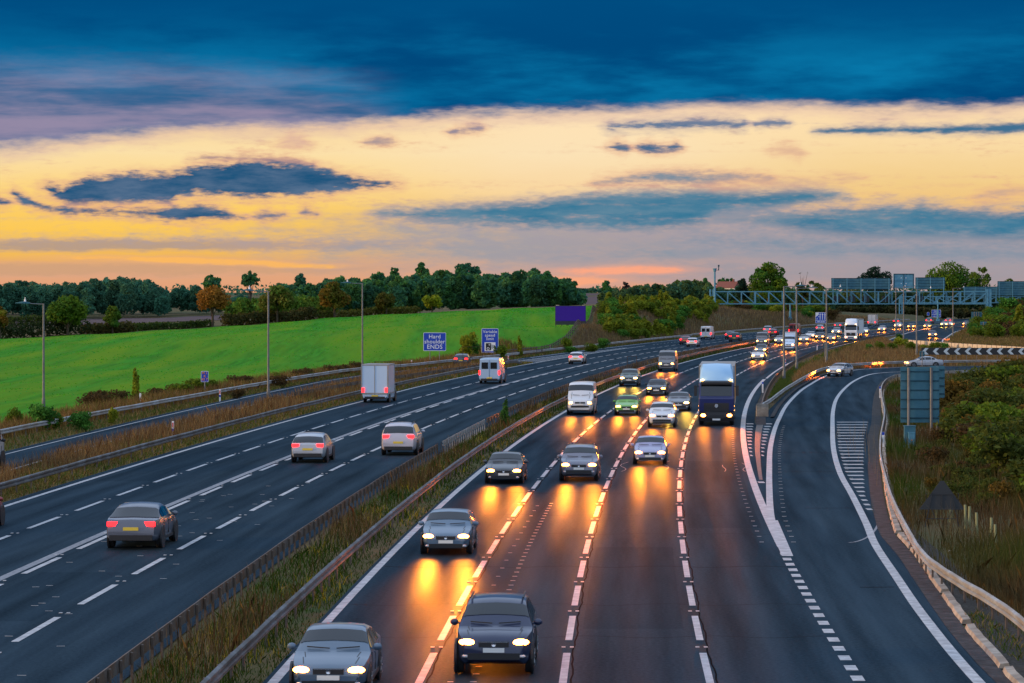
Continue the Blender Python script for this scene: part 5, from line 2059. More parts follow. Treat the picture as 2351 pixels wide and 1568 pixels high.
WHITE, SILVER, GREY, DARK, BLUE, NAVY, RED, BLACK = (.62, .63, .65), (.38, .40, .43), (.13, .14, .16), (.035, .04, .048), (.03, .07, .16), (.012, .02, .06), (.25, .02, .02), (.012, .012, .014)
PALE = (.52, .66, .82)
GON, GOFF = 'oncoming vehicles with lit headlights', 'vehicles driving away with red tail lights'
# oncoming: distance, lane offset, from the head lamps surveyed in the photograph
ONC = [
    ('saloon', 69.5, -1.9, (.09, .14, .20), 'grey saloon cut off by the bottom edge, beside the median barrier', 0),
    ('suv', 73.5, 1.75, NAVY, 'dark blue off-road car nearest the camera, cut by the bottom edge in the third lane', 0),
    ('hatchback', 107.5, -1.5, (.10, .16, .23), 'slate blue hatchback in the fast lane above the cut off grey saloon', 0),
    ('saloon', 147.5, -1.6, DARK, 'dark saloon in the fast lane level with a grey estate-like car in the next lane', 0),
    ('suv', 149.5, 2.0, (.16, .17, .22), 'grey off-road car in the third lane, right of the dark saloon', 0),
    ('hatchback', 164, 5.3, (.30, .30, .46), 'pale lilac grey hatchback in the second lane, just ahead of the white off-road car', 0),
    ('van', 231, -1.9, WHITE, 'white panel van close to the median barrier with dark windscreen', 0),
    ('hatchback', 230.5, 1.65, (.16, .42, .06), 'green hatchback right of the white panel van', 0),
    ('suv', 209.5, 5.0, WHITE, 'white off-road car directly behind the lilac grey hatchback', 0),
    ('saloon', 239, 5.35, GREY, 'grey saloon with yellowish lamps left of the blue lorry', 1),
    ('suv', 302, -2.2, (.10, .14, .14), 'dark green off-road car in the fast lane behind the white panel van', 1),
    ('saloon', 275, 2.0, BLACK, 'black saloon in the third lane behind the green hatchback', 0),
    ('van', 359, -2.1, GREY, 'dark grey van by the overgrown median before the tall lorry', 0),
    ('hatchback', 418, 5.6, WHITE, 'white hatchback right of the roof of the blue lorry', 0),
    ('hatchback', 463, 3.0, DARK, 'dark hatchback just behind the white one beyond the lorry', 1),
    ('van', 530, -2.4, GREY, 'grey van beside the far median behind the dark hatchback', 0),
    ('saloon', 557, -1.8, SILVER, 'silver saloon left of the blue and white box van', 0),
    ('box', 490, 5.4, PALE, 'pale blue and white box van between the two wedge lamps', 0),
    ('saloon', 570, 1.5, SILVER, 'silver saloon right of the pale box van', 0),
    ('hatchback', 617, -1.8, WHITE, 'white hatchback above the silver saloon right of the box van', 0),
    ('hatchback', 602, 1.6, DARK, 'dark hatchback behind the grey plate post of the wedge', 0),
    ('saloon', 585, 5.2, GREY, 'grey saloon left of the white lorry', 0),
    ('suv', 668, -1.8, SILVER, 'silver off-road car left of the white lorry roof', 1),
    ('saloon', 690, 2.0, WHITE, 'white saloon right behind the white lorry', 0),
    ('hatchback', 729, 1.9, SILVER, 'silver hatchback left of the lamp by the dark bush', 0),
    ('suv', 794, -1.8, WHITE, 'white off-road car under the left end of the far gantry', 0),
    ('saloon', 789, 2.2, BLACK, 'black saloon beyond the end of the wedge barrier', 0),
    ('hatchback', 800, 5.0, GREY, 'grey hatchback above the dark slip road car', 0),
    ('suv', 828, 6.2, SILVER, 'silver off-road car left of the rightmost lamp', 1),
    ('hatchback', 846, 5.6, WHITE, 'white hatchback behind the rightmost lamp', 1),
    ('saloon', 858, 8.5, DARK, 'dark saloon farthest right on the oncoming lanes', 0),
]
for kind, Y, off, c, lab, cool in ONC:
    L = KINDS.get(kind, KINDS['van'])['L']
    Yc = Y + L / 2
    place(kind, 'front', pos(off, Yc), heading(Yc) + math.pi, c, lab, GON, bool(cool))
place('lorry', 'front', pos(8.75, 212.6), heading(216) + math.pi, None, 'navy blue articulated lorry with pale fairing in the nearest lane by the nose', GON)
place('lorry_w', 'front', pos(8.7, 590), heading(594) + math.pi, None, 'distant white articulated lorry right of the lane merge sign', GON)
# slip road cars
p = Vector((36.9, 339.5, 0))
place('hatchback', 'front', p, math.atan2(-(364 - 341.8), -(41.0 - 35.7)) - .25, SILVER, 'silver hatchback coming round the right slip road bend', GON)
place('saloon', 'front', (51.5, 377.5, 0), math.radians(184), SILVER, 'silver saloon side-on at the far end of the slip road bend, behind the grey plate', GON)
q = atd(2140.5, 774.5, 636)
place('saloon', 'front', q, math.radians(-90) - .12, NAVY, 'small navy car alone on the far slip road behind the boarded barrier', GON)
# driving away
LS = 1.08
AWAY = [
    ('saloon', 109.8, -13.1, (.10, .11, .14), 'dark grey saloon nearest on the left carriageway, red lamps lit'),
    ('hatchback', 165.8, -13.5, SILVER, 'silver hatchback straddling the worn line in the middle of the left carriageway'),
    ('suv', 173.3, -9.3, (.45, .42, .46), 'pale off-road car next to the median on the left carriageway'),
    ('box', 257, -21.0, PALE, 'pale blue box van beside the left barrier'),
    ('van', 311, -17.1, (.36, .50, .66), 'light blue panel van ahead of the pale box van'),
    ('hatchback', 396, -16.8, WHITE, 'white hatchback by the ghost island hatching'),
    ('saloon', 546, -17.6, RED, 'red saloon before the bank, left of a white hatchback'),
    ('hatchback', 522.6, -13.6, WHITE, 'white hatchback right of the red saloon'),
    ('van', 609, -21.6, WHITE, 'white van at the left gantry leg'),
    ('saloon', 612, -17.3, DARK, 'dark saloon right of the white van at the gantry leg'),
    ('suv', 577, -12.2, BLACK, 'black off-road car below the dark saloon near the gantry leg'),
    ('suv', 690, -19.5, SILVER, 'silver off-road car left of the nearest wedge lamp on the far lanes'),
    ('hatchback', 653, -13.6, RED, 'red hatchback left of the nearest wedge lamp'),
    ('van', 662, -10.2, RED, 'red van behind the nearest wedge lamp'),
    ('saloon', 693, -14.2, GREY, 'grey saloon between the wedge lamps on the far lanes'),
    ('hatchback', 733, -13.2, SILVER, 'silver hatchback under the lane merge sign'),
    ('saloon', 790, -16.5, GREY, 'grey saloon behind the white lorry on the far lanes'),
    ('box', 855, -16.8, WHITE, 'white box van far off right of the white lorry'),
    ('hatchback', 905, -17.5, DARK, 'dark hatchback beneath the far gantry leg'),
    ('suv', 915, -9.5, GREY, 'grey off-road car under the refuge sign'),
    ('saloon', 930, -6.0, RED, 'red saloon farthest right on the left carriageway'),
]
for kind, Y, off, c, lab in AWAY:
    L = KINDS.get(kind, KINDS['van'])['L'] * LS
    Yc = Y + L / 2
    place(kind, 'rear', pos(off, Yc), heading(Yc), c, lab, GOFF, scale=LS)
o = place('hatchback', 'rear', pos(ip(386, SLC_Y, SLC_O), 386.5), heading(386) + .07, DARK, 'dark hatchback on the left slip road below the bushes', GOFF, scale=LS)
place('saloon', 'rear', pos(-21.3, 120), heading(120), RED, 'red saloon half out of the frame at the left edge', GOFF, scale=LS)
place('van', 'rear', pos(-30.5, 160), heading(160) - .04, SILVER, 'silver van on the left slip road cut off by the left edge', GOFF, scale=LS)

# ------------------------------------------------------------------ vegetation
def leaves_mesh(name, lumps, n, size, c1, c2, shell=.72, up=.25, aspect=.6, cvar=.35):
    """leaf-sized faces through the outer part of a set of lumps (x, y, z, r, squash)"""
    lumps = np.array(lumps, float)
    w = lumps[:, 3] ** 2
    idx = RNG.choice(len(lumps), n, p=w / w.sum())
    d = RNG.normal(size=(n, 3))
    d[:, 2] += up
    d /= np.linalg.norm(d, axis=1)[:, None]
    r = (shell + (1.08 - shell) * RNG.random(n) ** .8) * lumps[idx, 3]
    P = lumps[idx, :3] + d * r[:, None] * np.c_[np.ones(n), np.ones(n), lumps[idx, 4]]
    a = RNG.normal(size=(n, 3)) * .8 + d * .5
    t = np.cross(a, RNG.normal(size=(n, 3)))
    t /= np.linalg.norm(t, axis=1)[:, None] + 1e-9
    b = np.cross(a, t)
    b /= np.linalg.norm(b, axis=1)[:, None] + 1e-9
    s = size * (.55 + .9 * RNG.random(n))
    V = np.stack([P - t * s[:, None], P + b * (s * aspect)[:, None], P + t * s[:, None], P - b * (s * aspect)[:, None]], 1).reshape(-1, 3)
    F = np.arange(4 * n).reshape(n, 4)
    lum = (1 - cvar / 2 + cvar * RNG.random(len(lumps)))[idx] * (.75 + .5 * RNG.random(n))
    mixv = np.clip(RNG.random(len(lumps))[idx] * .6 + RNG.random(n) * .4, 0, 1)[:, None]
    C = (np.array(c1) * (1 - mixv) + np.array(c2) * mixv) * lum[:, None]
    return V, F, np.repeat(C, 4, 0)


def lumps_round(h, w, trunk, k, rr=(.24, .40), squash=.85):
    """lumps filling an egg-shaped crown"""
    out = [(0, 0, trunk + (h - trunk) * .5, w * .30, (h - trunk) / w * .9)]
    for i in range(k):
        a = random.uniform(0, 2 * math.pi)
        e = random.uniform(-.75, 1.0)
        q = math.sqrt(max(0, 1 - e * e)) * random.uniform(.62, 1.0)
        r = random.uniform(*rr) * w / 2 * (1.15 - .3 * max(e, 0))
        cz = trunk + (h - trunk) / 2 + e * ((h - trunk) / 2 - r * squash)
        out.append((math.cos(a) * q * (w / 2 - r * .8), math.sin(a) * q * (w / 2 - r * .8), cz, r, squash))
    return out


def trunk_mb(h, r, lumps, limbs=6):
    mb = MB()
    lean = random.uniform(-.03, .03) * h
    mb.tube([(0, 0, -.5), (lean * .3, 0, h * .25), (lean, 0, h * .55), (lean * .8, 0, h * .85)], [r * 1.3, r, r * .6, r * .15], 8)
    for l in random.sample(lumps[1:], min(limbs, len(lumps) - 1)):
        z0 = random.uniform(.18, .5) * h
        p = Vector(l[:3])
        mb.tube([(lean * z0 / h, 0, z0), Vector((p.x * .45, p.y * .45, z0 * .55 + p.z * .45)), p], [r * .5, r * .32, r * .08], 6)
    return mb


def make_tree(name, h, w, trunk, c1, c2, n=3200, size=.32, k=22, rr=(.24, .40), limbs=7, shell=.70, tr=None, lumps=None):
    root = empty(name)
    lp = lumps or lumps_round(h, w, trunk, k, rr)
    trunk_mb(h, tr or h * .028, lp, limbs).build('trunk', M['bark'], root, smooth=60)
    V, F, C = leaves_mesh('crown', lp, n, size, c1, c2, shell)
    link('crown', npmesh('crown', V, F, M['leaf'], C), root)
    return root


G1, G2 = (.040, .135, .022), (.080, .215, .028)           # deep green
O1, O2 = (.070, .110, .014), (.135, .170, .018)           # olive
Y1, Y2 = (.130, .190, .012), (.24, .27, .018)             # yellow green
A1, A2 = (.22, .10, .018), (.34, .16, .025)              # autumn
B1, B2 = (.10, .075, .018), (.16, .11, .024)            # brown olive
T1, T2 = (.034, .14, .095), (.066, .20, .11)           # far green, with blue distance haze mixed into the leaf colour

for (px, pb, pt, w_, Yt, col, lab, kw) in [
        (155, 768, 677, 104, 575, (G1, Y1), 'big round green tree on the field edge behind the leftmost lamp', dict(k=30, n=5200)),
        (258, 757, 702, 42, 588, (G1, O2), 'small round tree standing alone right of the big green one', dict(k=14, n=1800)),
        (488, 749, 655, 88, 612, (A1, A2), 'orange autumn tree with a visible forked trunk on the crest of the field', dict(k=26, n=2500, shell=.45, trunk=.2, limbs=12)),
        (636, 742, 654, 84, 628, (G2, B2), 'wide dark olive tree behind the second left lamp', dict(k=26, n=3600)),
        (768, 731, 647, 74, 642, (O1, A1), 'rounded russet green tree left of the third lamp arm', dict(k=22, n=3600)),
        (887, 723, 671, 54, 656, (B1, O1), 'squat brown green tree between the russet and the yellow one', dict(k=18, n=2200)),
        (992, 719, 676, 54, 668, (Y1, Y2), 'bright yellow green round tree on the crest', dict(k=16, n=2200)),
        (0, 772, 700, 46, 560, (A1, O2), 'thin autumn tree cut by the left edge of the picture', dict(k=12, n=1300, shell=.5)),
        (1765, 700, 602, 96, 980, (G1, Y1), 'largest tree above the gantry, tall and full with sky gaps', dict(k=34, n=5200, rr=(.18, .34), size=.42)),
        (1706, 700, 631, 34, 985, ((.010, .03, .02), (.02, .055, .03)), 'dark conifer left of the largest tree above the gantry', dict(k=14, n=2200, rr=(.3, .45), size=.40)),
        (2010, 700, 611, 84, 1380, ((.010, .03, .02), (.02, .05, .03)), 'dark round tree behind the gantry message board', dict(k=26, n=3600, size=.5)),
        (2180, 705, 597, 118, 1180, (G1, Y1), 'massive dark green tree right of the gantry signs', dict(k=34, n=5600, size=.46)),
        (2252, 705, 611, 66, 1170, (G1, O2), 'airy green tree right beside the massive one', dict(k=26, n=2400, rr=(.16, .28), size=.44, shell=.5)),
        (2318, 700, 640, 56, 1200, (O1, Y1), 'low olive tree above the stepped sign backs', dict(k=16, n=2000, size=.42)),
        (1880, 700, 645, 40, 1150, (O1, O2), 'small rounded willow-like tree left of the long gantry sign', dict(k=12, n=1500, size=.42)),
        (1958, 712, 660, 66, 1120, (O1, (.12, .13, .06)), 'greyish willow-like tree seen through the gantry truss', dict(k=16, n=2600, size=.42)),
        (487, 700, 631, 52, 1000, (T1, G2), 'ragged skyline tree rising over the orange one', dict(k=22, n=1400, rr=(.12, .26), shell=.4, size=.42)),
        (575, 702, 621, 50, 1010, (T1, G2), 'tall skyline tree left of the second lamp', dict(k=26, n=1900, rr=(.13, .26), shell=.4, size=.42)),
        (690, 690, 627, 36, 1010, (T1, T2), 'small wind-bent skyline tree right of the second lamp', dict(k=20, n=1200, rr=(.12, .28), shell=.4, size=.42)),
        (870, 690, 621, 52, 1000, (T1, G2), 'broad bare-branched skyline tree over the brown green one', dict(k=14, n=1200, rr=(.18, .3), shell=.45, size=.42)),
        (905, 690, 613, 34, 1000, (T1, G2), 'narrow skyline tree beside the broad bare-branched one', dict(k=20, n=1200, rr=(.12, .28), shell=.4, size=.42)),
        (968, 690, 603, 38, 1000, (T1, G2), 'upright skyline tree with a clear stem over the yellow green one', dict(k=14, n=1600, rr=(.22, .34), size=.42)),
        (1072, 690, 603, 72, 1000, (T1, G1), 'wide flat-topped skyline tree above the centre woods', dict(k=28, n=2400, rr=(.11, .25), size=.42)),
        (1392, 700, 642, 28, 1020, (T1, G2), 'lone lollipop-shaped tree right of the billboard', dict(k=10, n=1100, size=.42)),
        (1435, 700, 647, 24, 1040, ((.05, .05, .05), (.09, .08, .07)), 'pale thin tree right of the lollipop-shaped one', dict(k=10, n=500, size=.42, shell=.4))]:
    b = atd(px, pb, Yt)
    zb = gz(b.x, Yt)
    u = Yt / FPX
    h = CAM_H - (pt - HY) * u - zb
    kw = dict(kw)
    kw['trunk'] = h * (.30 if kw.get('trunk') else .58 if 'skyline' in lab else .16)
    o = make_tree('tree', h, w_ * u, c1=col[0], c2=col[1], **kw)
    o.location = (b.x, Yt, zb)
    tag(o, lab, 'tree')
# dead tree
b = atd(1843, 700, 1000)
zb = gz(b.x, 1000)
u = 1000 / FPX
h = CAM_H - (624 - HY) * u - zb
root = empty('tree', (b.x, 1000, zb), label='half dead tree with bare forked top right of the largest one', cat='tree')
lp = [(0, 0, h * .5, 1.5, 1)] + [(random.uniform(-2.6, 2.6), random.uniform(-1, 1), h * random.uniform(.35, .70), random.uniform(.5, 1.1), .8) for _ in range(12)] + [(1.6, 0, h * .98, .05, 1), (-.9, 0, h * .97, .05, 1), (.4, 0, h * .9, .05, 1), (2.9, 0, h * .72, .8, .8)]
trunk_mb(h, .3, lp, 15).build('trunk', M['bark'], root, smooth=60)
V, F, C = leaves_mesh('crown', lp, 1500, .42, G1, B1, .4)
link('crown', npmesh('crown', V, F, M['leaf'], C), root)
# poplars by the house
po = None
for (px, pt, wpx, lab) in ((1621, 642, 12, 'tallest slim poplar left of the camera mast'), (1652, 643, 8, 'first of the short poplars above the house'), (1661, 640, 11, 'second of the short poplars above the house'), (1671, 641, 8, 'third of the short poplars above the house'), (1680, 640, 9, 'last of the short poplars above the house')):
    Yt = 1250
    u = Yt / FPX
    b = atd(px, 690, Yt)
    zb = gz(b.x, Yt)
    h = CAM_H - (pt - HY) * u - zb
    w_ = wpx * u
    lp = [(random.uniform(-.2, .2) * w_, random.uniform(-.2, .2) * w_, h * e, w_ * .5 * (1.15 - abs(e - .5) * .9), 1.3) for e in np.linspace(.12, .95, 12)]
    o = make_tree('poplar_tree', h, w_, 1, T1, G2, n=1100, size=.45, lumps=lp, limbs=3, tr=.2)
    o.location = (b.x, Yt, zb)
    tag(o, lab, 'tree')
# house
Yt = 1180
u = Yt / FPX
b = atd(1668, 676, Yt)
b.z = CAM_H - (674 - HY) * u
root = empty('house', b, math.radians(-35), label='white house with a long red brown roof on the rise behind the gantry', cat='house')
mb = MB()
mb.box((0, 2, 1.0), (11.5, 7, 5.0))
mb.prism([(-5.76, 3.49), (5.76, 3.49), (5.76, 3.5), (-5.76, 3.5)], -1.5, 5.5)
mb.build('wall', M['render_w'], root)
mb = MB()
mb.add([(-6.1, -1.9, 3.2), (6.1, -1.9, 3.2), (6.1, 2, 6.6), (-6.1, 2, 6.6), (-6.1, 5.9, 3.2), (6.1, 5.9, 3.2), (-6.1, -1.9, 3.0), (6.1, -1.9, 3.0), (6.1, 5.9, 3.0), (-6.1, 5.9, 3.0)],
       [(0, 1, 2, 3), (3, 2, 5, 4), (0, 6, 7, 1), (4, 5, 8, 9), (0, 3, 4, 9, 6), (1, 7, 8, 5, 2)])
rf = mb.build('roof', M['tiles'], root)
mb = MB()
mb.box((3.2, 2, 7.0), (.9, .9, 1.6))
mb.build('chimney', M['tiles'], rf)
for x in (-3.6, .4, 3.4):
    mb = MB()
    mb.box((x, -1.53, 1.6), (1.5, .08, 1.2))
    mb.build('window', M['glassdark'], root)
root.scale = (.72, .72, .72)
# power pole
b = atd(1874, 690, 1300)
zb = gz(b.x, 1300)
h = CAM_H - (655 - HY) * 1300 / FPX - zb
root = empty('power_pole', (b.x, 1300, zb), label='wooden power pole with two crossarms left of the long gantry sign', cat='power pole')
mb = MB()
mb.tube([(0, 0, -.5), (0, 0, h)], [.18, .14], 8)
mb.build('pole', M['wood'], root)
mb = MB()
mb.bar((-1.4, 0, h - .4), (1.4, 0, h - .4), .16)
mb.bar((-.9, 0, h - 1.5), (.9, 0, h - 1.5), .14)
mb.build('crossarm', M['wood'], root)

# ---- woods that read as one mass
def woods(name, spec, label, c1, c2, size=.5, per=1150, k=11):
    """spec: (px, top py, Y, width px) for each crown"""
    VV_, FF_, CC_, n0 = [], [], [], 0
    tb = MB()
    for (px, pt, Yt, wp) in spec:
        u = Yt / FPX
        x = (px - HX) * u
        zb = gz(x, Yt)
        h = max(CAM_H - (pt - HY) * u - zb, 2.5)
        w_ = wp * u
        lp = [(l[0] + x, l[1] + Yt, l[2] + zb, l[3], l[4]) for l in lumps_round(h, w_, h * .0, k, (.32, .5))]
        ja, jb = random.uniform(.75, 1.25), random.random()
        cc1 = tuple(c * ja for c in c1)
        cc2 = tuple((c * (1 - jb * .5) + d * jb * .5) * ja for c, d in zip(c2, (.07, .09, .03)))
        V, F, C = leaves_mesh('x', lp, per, size, cc1, cc2, .62)
        VV_.append(V)
        FF_.append(F + n0)
        CC_.append(C)
        n0 += len(V)
    o = link(name, npmesh(name, np.concatenate(VV_), np.concatenate(FF_), M['leaf'], np.concatenate(CC_)))
    tag(o, label, 'woods', kind='stuff')
    return o


def tops(stops, x0, x1, step, Y0, Y1, wp, jit=7, rows=2):
    out = []
    for r in range(rows):
        x = x0
        while x < x1:
            Yt = Y0 + (Y1 - Y0) * (r + random.random() * .8) / rows
            t = ip(x, [s[0] for s in stops], [s[1] for s in stops]) + random.uniform(-jit * .7, jit * .7) + r * 0
            out.append((x + random.uniform(-4, 4), t, Yt, wp * random.uniform(.75, 1.25)))
            x += step * random.uniform(.7, 1.3)
    return out


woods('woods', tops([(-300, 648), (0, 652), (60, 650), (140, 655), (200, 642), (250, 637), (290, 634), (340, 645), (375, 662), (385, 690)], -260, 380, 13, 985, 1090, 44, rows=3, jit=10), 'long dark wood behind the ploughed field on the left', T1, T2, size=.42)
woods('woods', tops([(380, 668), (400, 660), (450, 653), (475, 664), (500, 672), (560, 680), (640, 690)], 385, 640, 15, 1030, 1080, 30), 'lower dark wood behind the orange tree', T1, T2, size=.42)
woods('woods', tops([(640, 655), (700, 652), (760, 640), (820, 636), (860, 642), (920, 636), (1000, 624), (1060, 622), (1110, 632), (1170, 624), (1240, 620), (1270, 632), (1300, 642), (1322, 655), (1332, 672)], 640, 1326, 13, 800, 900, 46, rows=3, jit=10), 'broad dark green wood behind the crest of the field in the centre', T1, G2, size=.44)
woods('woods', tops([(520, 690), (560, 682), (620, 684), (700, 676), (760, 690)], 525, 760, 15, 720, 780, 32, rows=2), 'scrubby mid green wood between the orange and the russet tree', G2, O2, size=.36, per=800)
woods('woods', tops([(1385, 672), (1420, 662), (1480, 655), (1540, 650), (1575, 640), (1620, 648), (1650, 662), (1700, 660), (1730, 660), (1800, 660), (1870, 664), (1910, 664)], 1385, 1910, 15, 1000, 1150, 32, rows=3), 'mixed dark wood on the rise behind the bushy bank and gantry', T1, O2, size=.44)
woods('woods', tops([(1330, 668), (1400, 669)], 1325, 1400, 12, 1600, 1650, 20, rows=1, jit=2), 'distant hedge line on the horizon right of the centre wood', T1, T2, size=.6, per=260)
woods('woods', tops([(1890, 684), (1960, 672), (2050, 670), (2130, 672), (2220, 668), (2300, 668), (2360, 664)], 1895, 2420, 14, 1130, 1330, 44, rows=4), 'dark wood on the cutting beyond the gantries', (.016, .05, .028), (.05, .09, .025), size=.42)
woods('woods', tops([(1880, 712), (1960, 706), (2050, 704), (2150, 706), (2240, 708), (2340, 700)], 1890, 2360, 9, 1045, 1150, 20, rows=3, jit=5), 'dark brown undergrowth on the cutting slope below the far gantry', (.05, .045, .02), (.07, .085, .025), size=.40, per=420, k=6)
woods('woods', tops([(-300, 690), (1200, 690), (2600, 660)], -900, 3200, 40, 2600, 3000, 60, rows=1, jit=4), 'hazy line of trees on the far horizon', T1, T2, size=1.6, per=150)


# ---- hedges
def hedge(pts, hh, ww, label, c1, c2, n=2600, size=.28):
    lp = []
    P = resample(pts, max(12, int(len(pts) * 14)))
    for p in P:
        x, y = p[0] + random.uniform(-.5, .5), p[1] + random.uniform(-.6, .6)
        h = hh * random.uniform(.7, 1.15)
        lp.append((x, y, gz(x, y) + h * .45, max(h * .55, ww / 2), .9))
    V, F, C = leaves_mesh('hedge', lp, n, size, c1, c2, .6)
    o = link('hedge', npmesh('hedge', V, F, M['leaf'], C))
    return tag(o, label, 'hedge')


def ce(px0, px1, Yo=4.0, n=14):
    out = []
    for x in np.linspace(px0, px1, n):
        Yt = ip(x, [-700, -300, 0, 200, 400, 620, 850, 1100], [450, 520, 560, 580, 600, 625, 650, 680]) + Yo
        out.append(((x - HX) / FPX * Yt, Yt))
    return out


hedge(ce(-250, 190, 4), 3.2, 3.0, 'tall dark clipped hedge along the left crest of the field', (.016, .030, .012), (.03, .05, .014), 6000)
hedge(ce(195, 300, 4), 2.0, 2.4, 'middle hedge run with a brown gap right of the big green tree', B1, (.03, .05, .014), 2200)
hedge(ce(300, 480, 5), 1.3, 2.0, 'low ragged hedge before the ploughed field', (.02, .04, .014), O1, 2200)
hedge(ce(515, 720, 5), 2.6, 2.6, 'brown and green hedge under the dark olive tree', B1, (.02, .04, .014), 4200)
hedge(ce(720, 960, 5), 1.5, 2.0, 'low brownish hedge along the crest under the russet tree', B1, O1, 2600)
hedge([((x - HX) / FPX * 735, 735) for x in np.linspace(18, 172, 10)], 2.6, 2.4, 'far straight hedge in front of the ploughed field at the left', (.02, .035, .014), O1, 2400)

# ---- bushes: a few shapes copied
def bush_mesh(h, w, c1, c2, n, size, k=9):
    lp = [(0, 0, h * .45, w * .34, h / w * 1.0)]
    for i in range(k):
        a = random.uniform(0, 2 * math.pi)
        q = random.uniform(.15, .7) * w / 2
        r = random.uniform(.2, .34) * w
        lp.append((math.cos(a) * q, math.sin(a) * q, random.uniform(.25, .85) * h, r, .85 * h / w if h > w else .85))
    V, F, C = leaves_mesh('foliage', lp, n, size, c1, c2, .30)
    V[:, 2] = np.maximum(V[:, 2], -.1)
    return npmesh('bush', V, F, M['leaf'], C)


def upright_mesh(h, w, c1, c2, n, size):
    lp = [(random.uniform(-.15, .15) * w, random.uniform(-.15, .15) * w, h * e, w * .5 * (1.1 - .75 * e), 1.6) for e in np.linspace(.12, .95, 9)]
    V, F, C = leaves_mesh('foliage', lp, n, size, c1, c2, .45)
    return npmesh('sapling', V, F, M['leaf'], C)


BM = {'olive': [bush_mesh(2, 2.4, O1, Y1, 1500, .13) for _ in range(3)],
      'yellow': [bush_mesh(2, 2.2, O2, Y2, 1500, .13) for _ in range(3)],
      'green': [bush_mesh(2, 2.2, G1, G2, 1500, .12) for _ in range(2)],
      'scrub': [bush_mesh(2, 2.4, (.040, .060, .012), (.095, .110, .018), 1700, .11) for _ in range(3)],
      'autumn': [bush_mesh(2, 2.2, (.11, .065, .014), (.18, .115, .02), 1300, .11) for _ in range(2)],
      'brown': [bush_mesh(2, 2.4, (.06, .035, .016), (.10, .065, .022), 1200, .11) for _ in range(2)],
      'up': [upright_mesh(2, .8, O2, Y2, 700, .12) for _ in range(2)],
      'updark': [upright_mesh(2, 1.0, (.02, .045, .018), G2, 900, .10)]}


BUSHQ = []


def bush(kind, x, y, h, label, group=None, w=1.0, cat='bush', now=False):
    if group and cat == 'bush' and not now:
        BUSHQ.append((h / y, kind, x, y, h, label, group, w))
        return None
    o = link('sapling' if kind.startswith('up') else 'bush', random.choice(BM[kind]))
    o.location = (x, y, gz(x, y) - .08)
    s = h / 2
    o.scale = (s * w, s * w, s)
    o.rotation_euler = (0, 0, random.uniform(0, 6.28))
    return tag(o, label, cat, group)


def bush_px(kind, px, pb, h_px, label, group=None, w=1.0, Yt=None, cat='bush'):
    b = at(px, pb) if Yt is None else atd(px, pb, Yt)
    return bush(kind, b.x, b.y, h_px * b.y / FPX, label, group, w, cat)


# thicket on the left-hand bank beyond the billboard
for i in range(190):
    px = random.uniform(1392, 1640)
    Yr = ip(px, [1175, 1253, 1355, 1465, 1560, 1590, 1702], [429, 463, 503, 557, 616, 633, 720])
    Yt = Yr + ip(px, [1390, 1450, 1540, 1600, 1640], [38, 18, 16, 40, 62]) + random.random() ** 1.1 * 95
    x = (px - HX) / FPX * Yt
    if i % 3 == 0:
        bush('up', x, Yt, random.uniform(2.2, 4.4), 'upright yellow green sapling in the dense thicket on the bank beyond the billboard', 'saplings of the bank thicket', random.uniform(1.0, 1.7), 'sapling')
        continue
    bush(random.choice(['yellow', 'yellow', 'olive', 'olive', 'green']), x, Yt, random.uniform(1.6, 3.2), 'olive or yellow green bush in the dense thicket on the bank beyond the billboard', 'bushes of the bank thicket', random.uniform(.8, 1.25))
for px, pb, hp, Yt in ((1476, 720, 44, 640), (1488, 725, 36, 640), (1446, 745, 26, 590), (1535, 725, 38, 670), (1593, 715, 22, 700), (1462, 735, 30, 610)):
    bush_px('up', px, pb, hp, 'slim yellow sapling standing out of the bank thicket', 'slim saplings of the thicket', 1.1, Yt, 'sapling')
for px, pb, hp, Yt, w in ((1412, 716, 20, 640, .8), (1452, 700, 34, 700, .9), (1506, 700, 30, 720, .9), (1360, 762, 20, 480, 1.6), (1385, 752, 26, 500, 1.0), (1302, 790, 30, 480, .7), (1310, 788, 16, 470, 1.6)):
    bush_px(random.choice(['green', 'olive']), px, pb, hp, 'dark green bush on the grassy bank between field fence and thicket', 'bushes by the field fence', w, Yt)
for i in range(46):
    px = random.uniform(1640, 1915)
    Yt = random.uniform(860, 960)
    bush_px(random.choice(['olive', 'yellow', 'green', 'brown']), px, 722, random.uniform(14, 26), 'olive bush in the row seen under the near gantry truss', 'bush row under the gantry', random.uniform(1, 1.5), Yt)
for i, px in enumerate((1742, 1750, 1779, 1783, 1803, 1822, 1866, 1905, 1912)):
    bush_px('up', px, 727, random.uniform(18, 26), 'slim yellow sapling before the far pasture under the truss', 'slim saplings under the gantry', .8, 890, 'sapling')
# right-hand bank
for i in range(130):
    Yt = random.uniform(600, 800)
    px = random.uniform(2236, 2470)
    x = (px - HX) / FPX * Yt
    bush(random.choice(['olive', 'olive', 'brown', 'brown', 'green']), x, Yt, random.uniform(1.8, 3.8), 'olive or brown bush covering the right-hand bank below the gantry', 'bushes of the right bank', random.uniform(1, 1.5))
bush_px('up', 2337, 745, 66, 'tall yellow green sapling tree on the right bank against the stepped signs', None, 1.1, 640, 'sapling')
# wedge
for i, (px, pb, hp, k, w) in enumerate(((1995, 805, 16, 'green', 1), (2022, 806, 22, 'olive', 1.1), (2050, 806, 18, 'olive', 1.1), (2068, 800, 26, 'yellow', 1.2), (2092, 805, 22, 'olive', 1.2), (2145, 808, 22, 'olive', 1), (2168, 806, 20, 'green', 1), (2120, 806, 16, 'yellow', 1.2), (2065, 780, 14, 'green', 1.3))):
    bush_px(k, px, pb, hp, 'small bush in the dry grass of the wedge by the boarded barrier', 'bushes of the wedge', w)
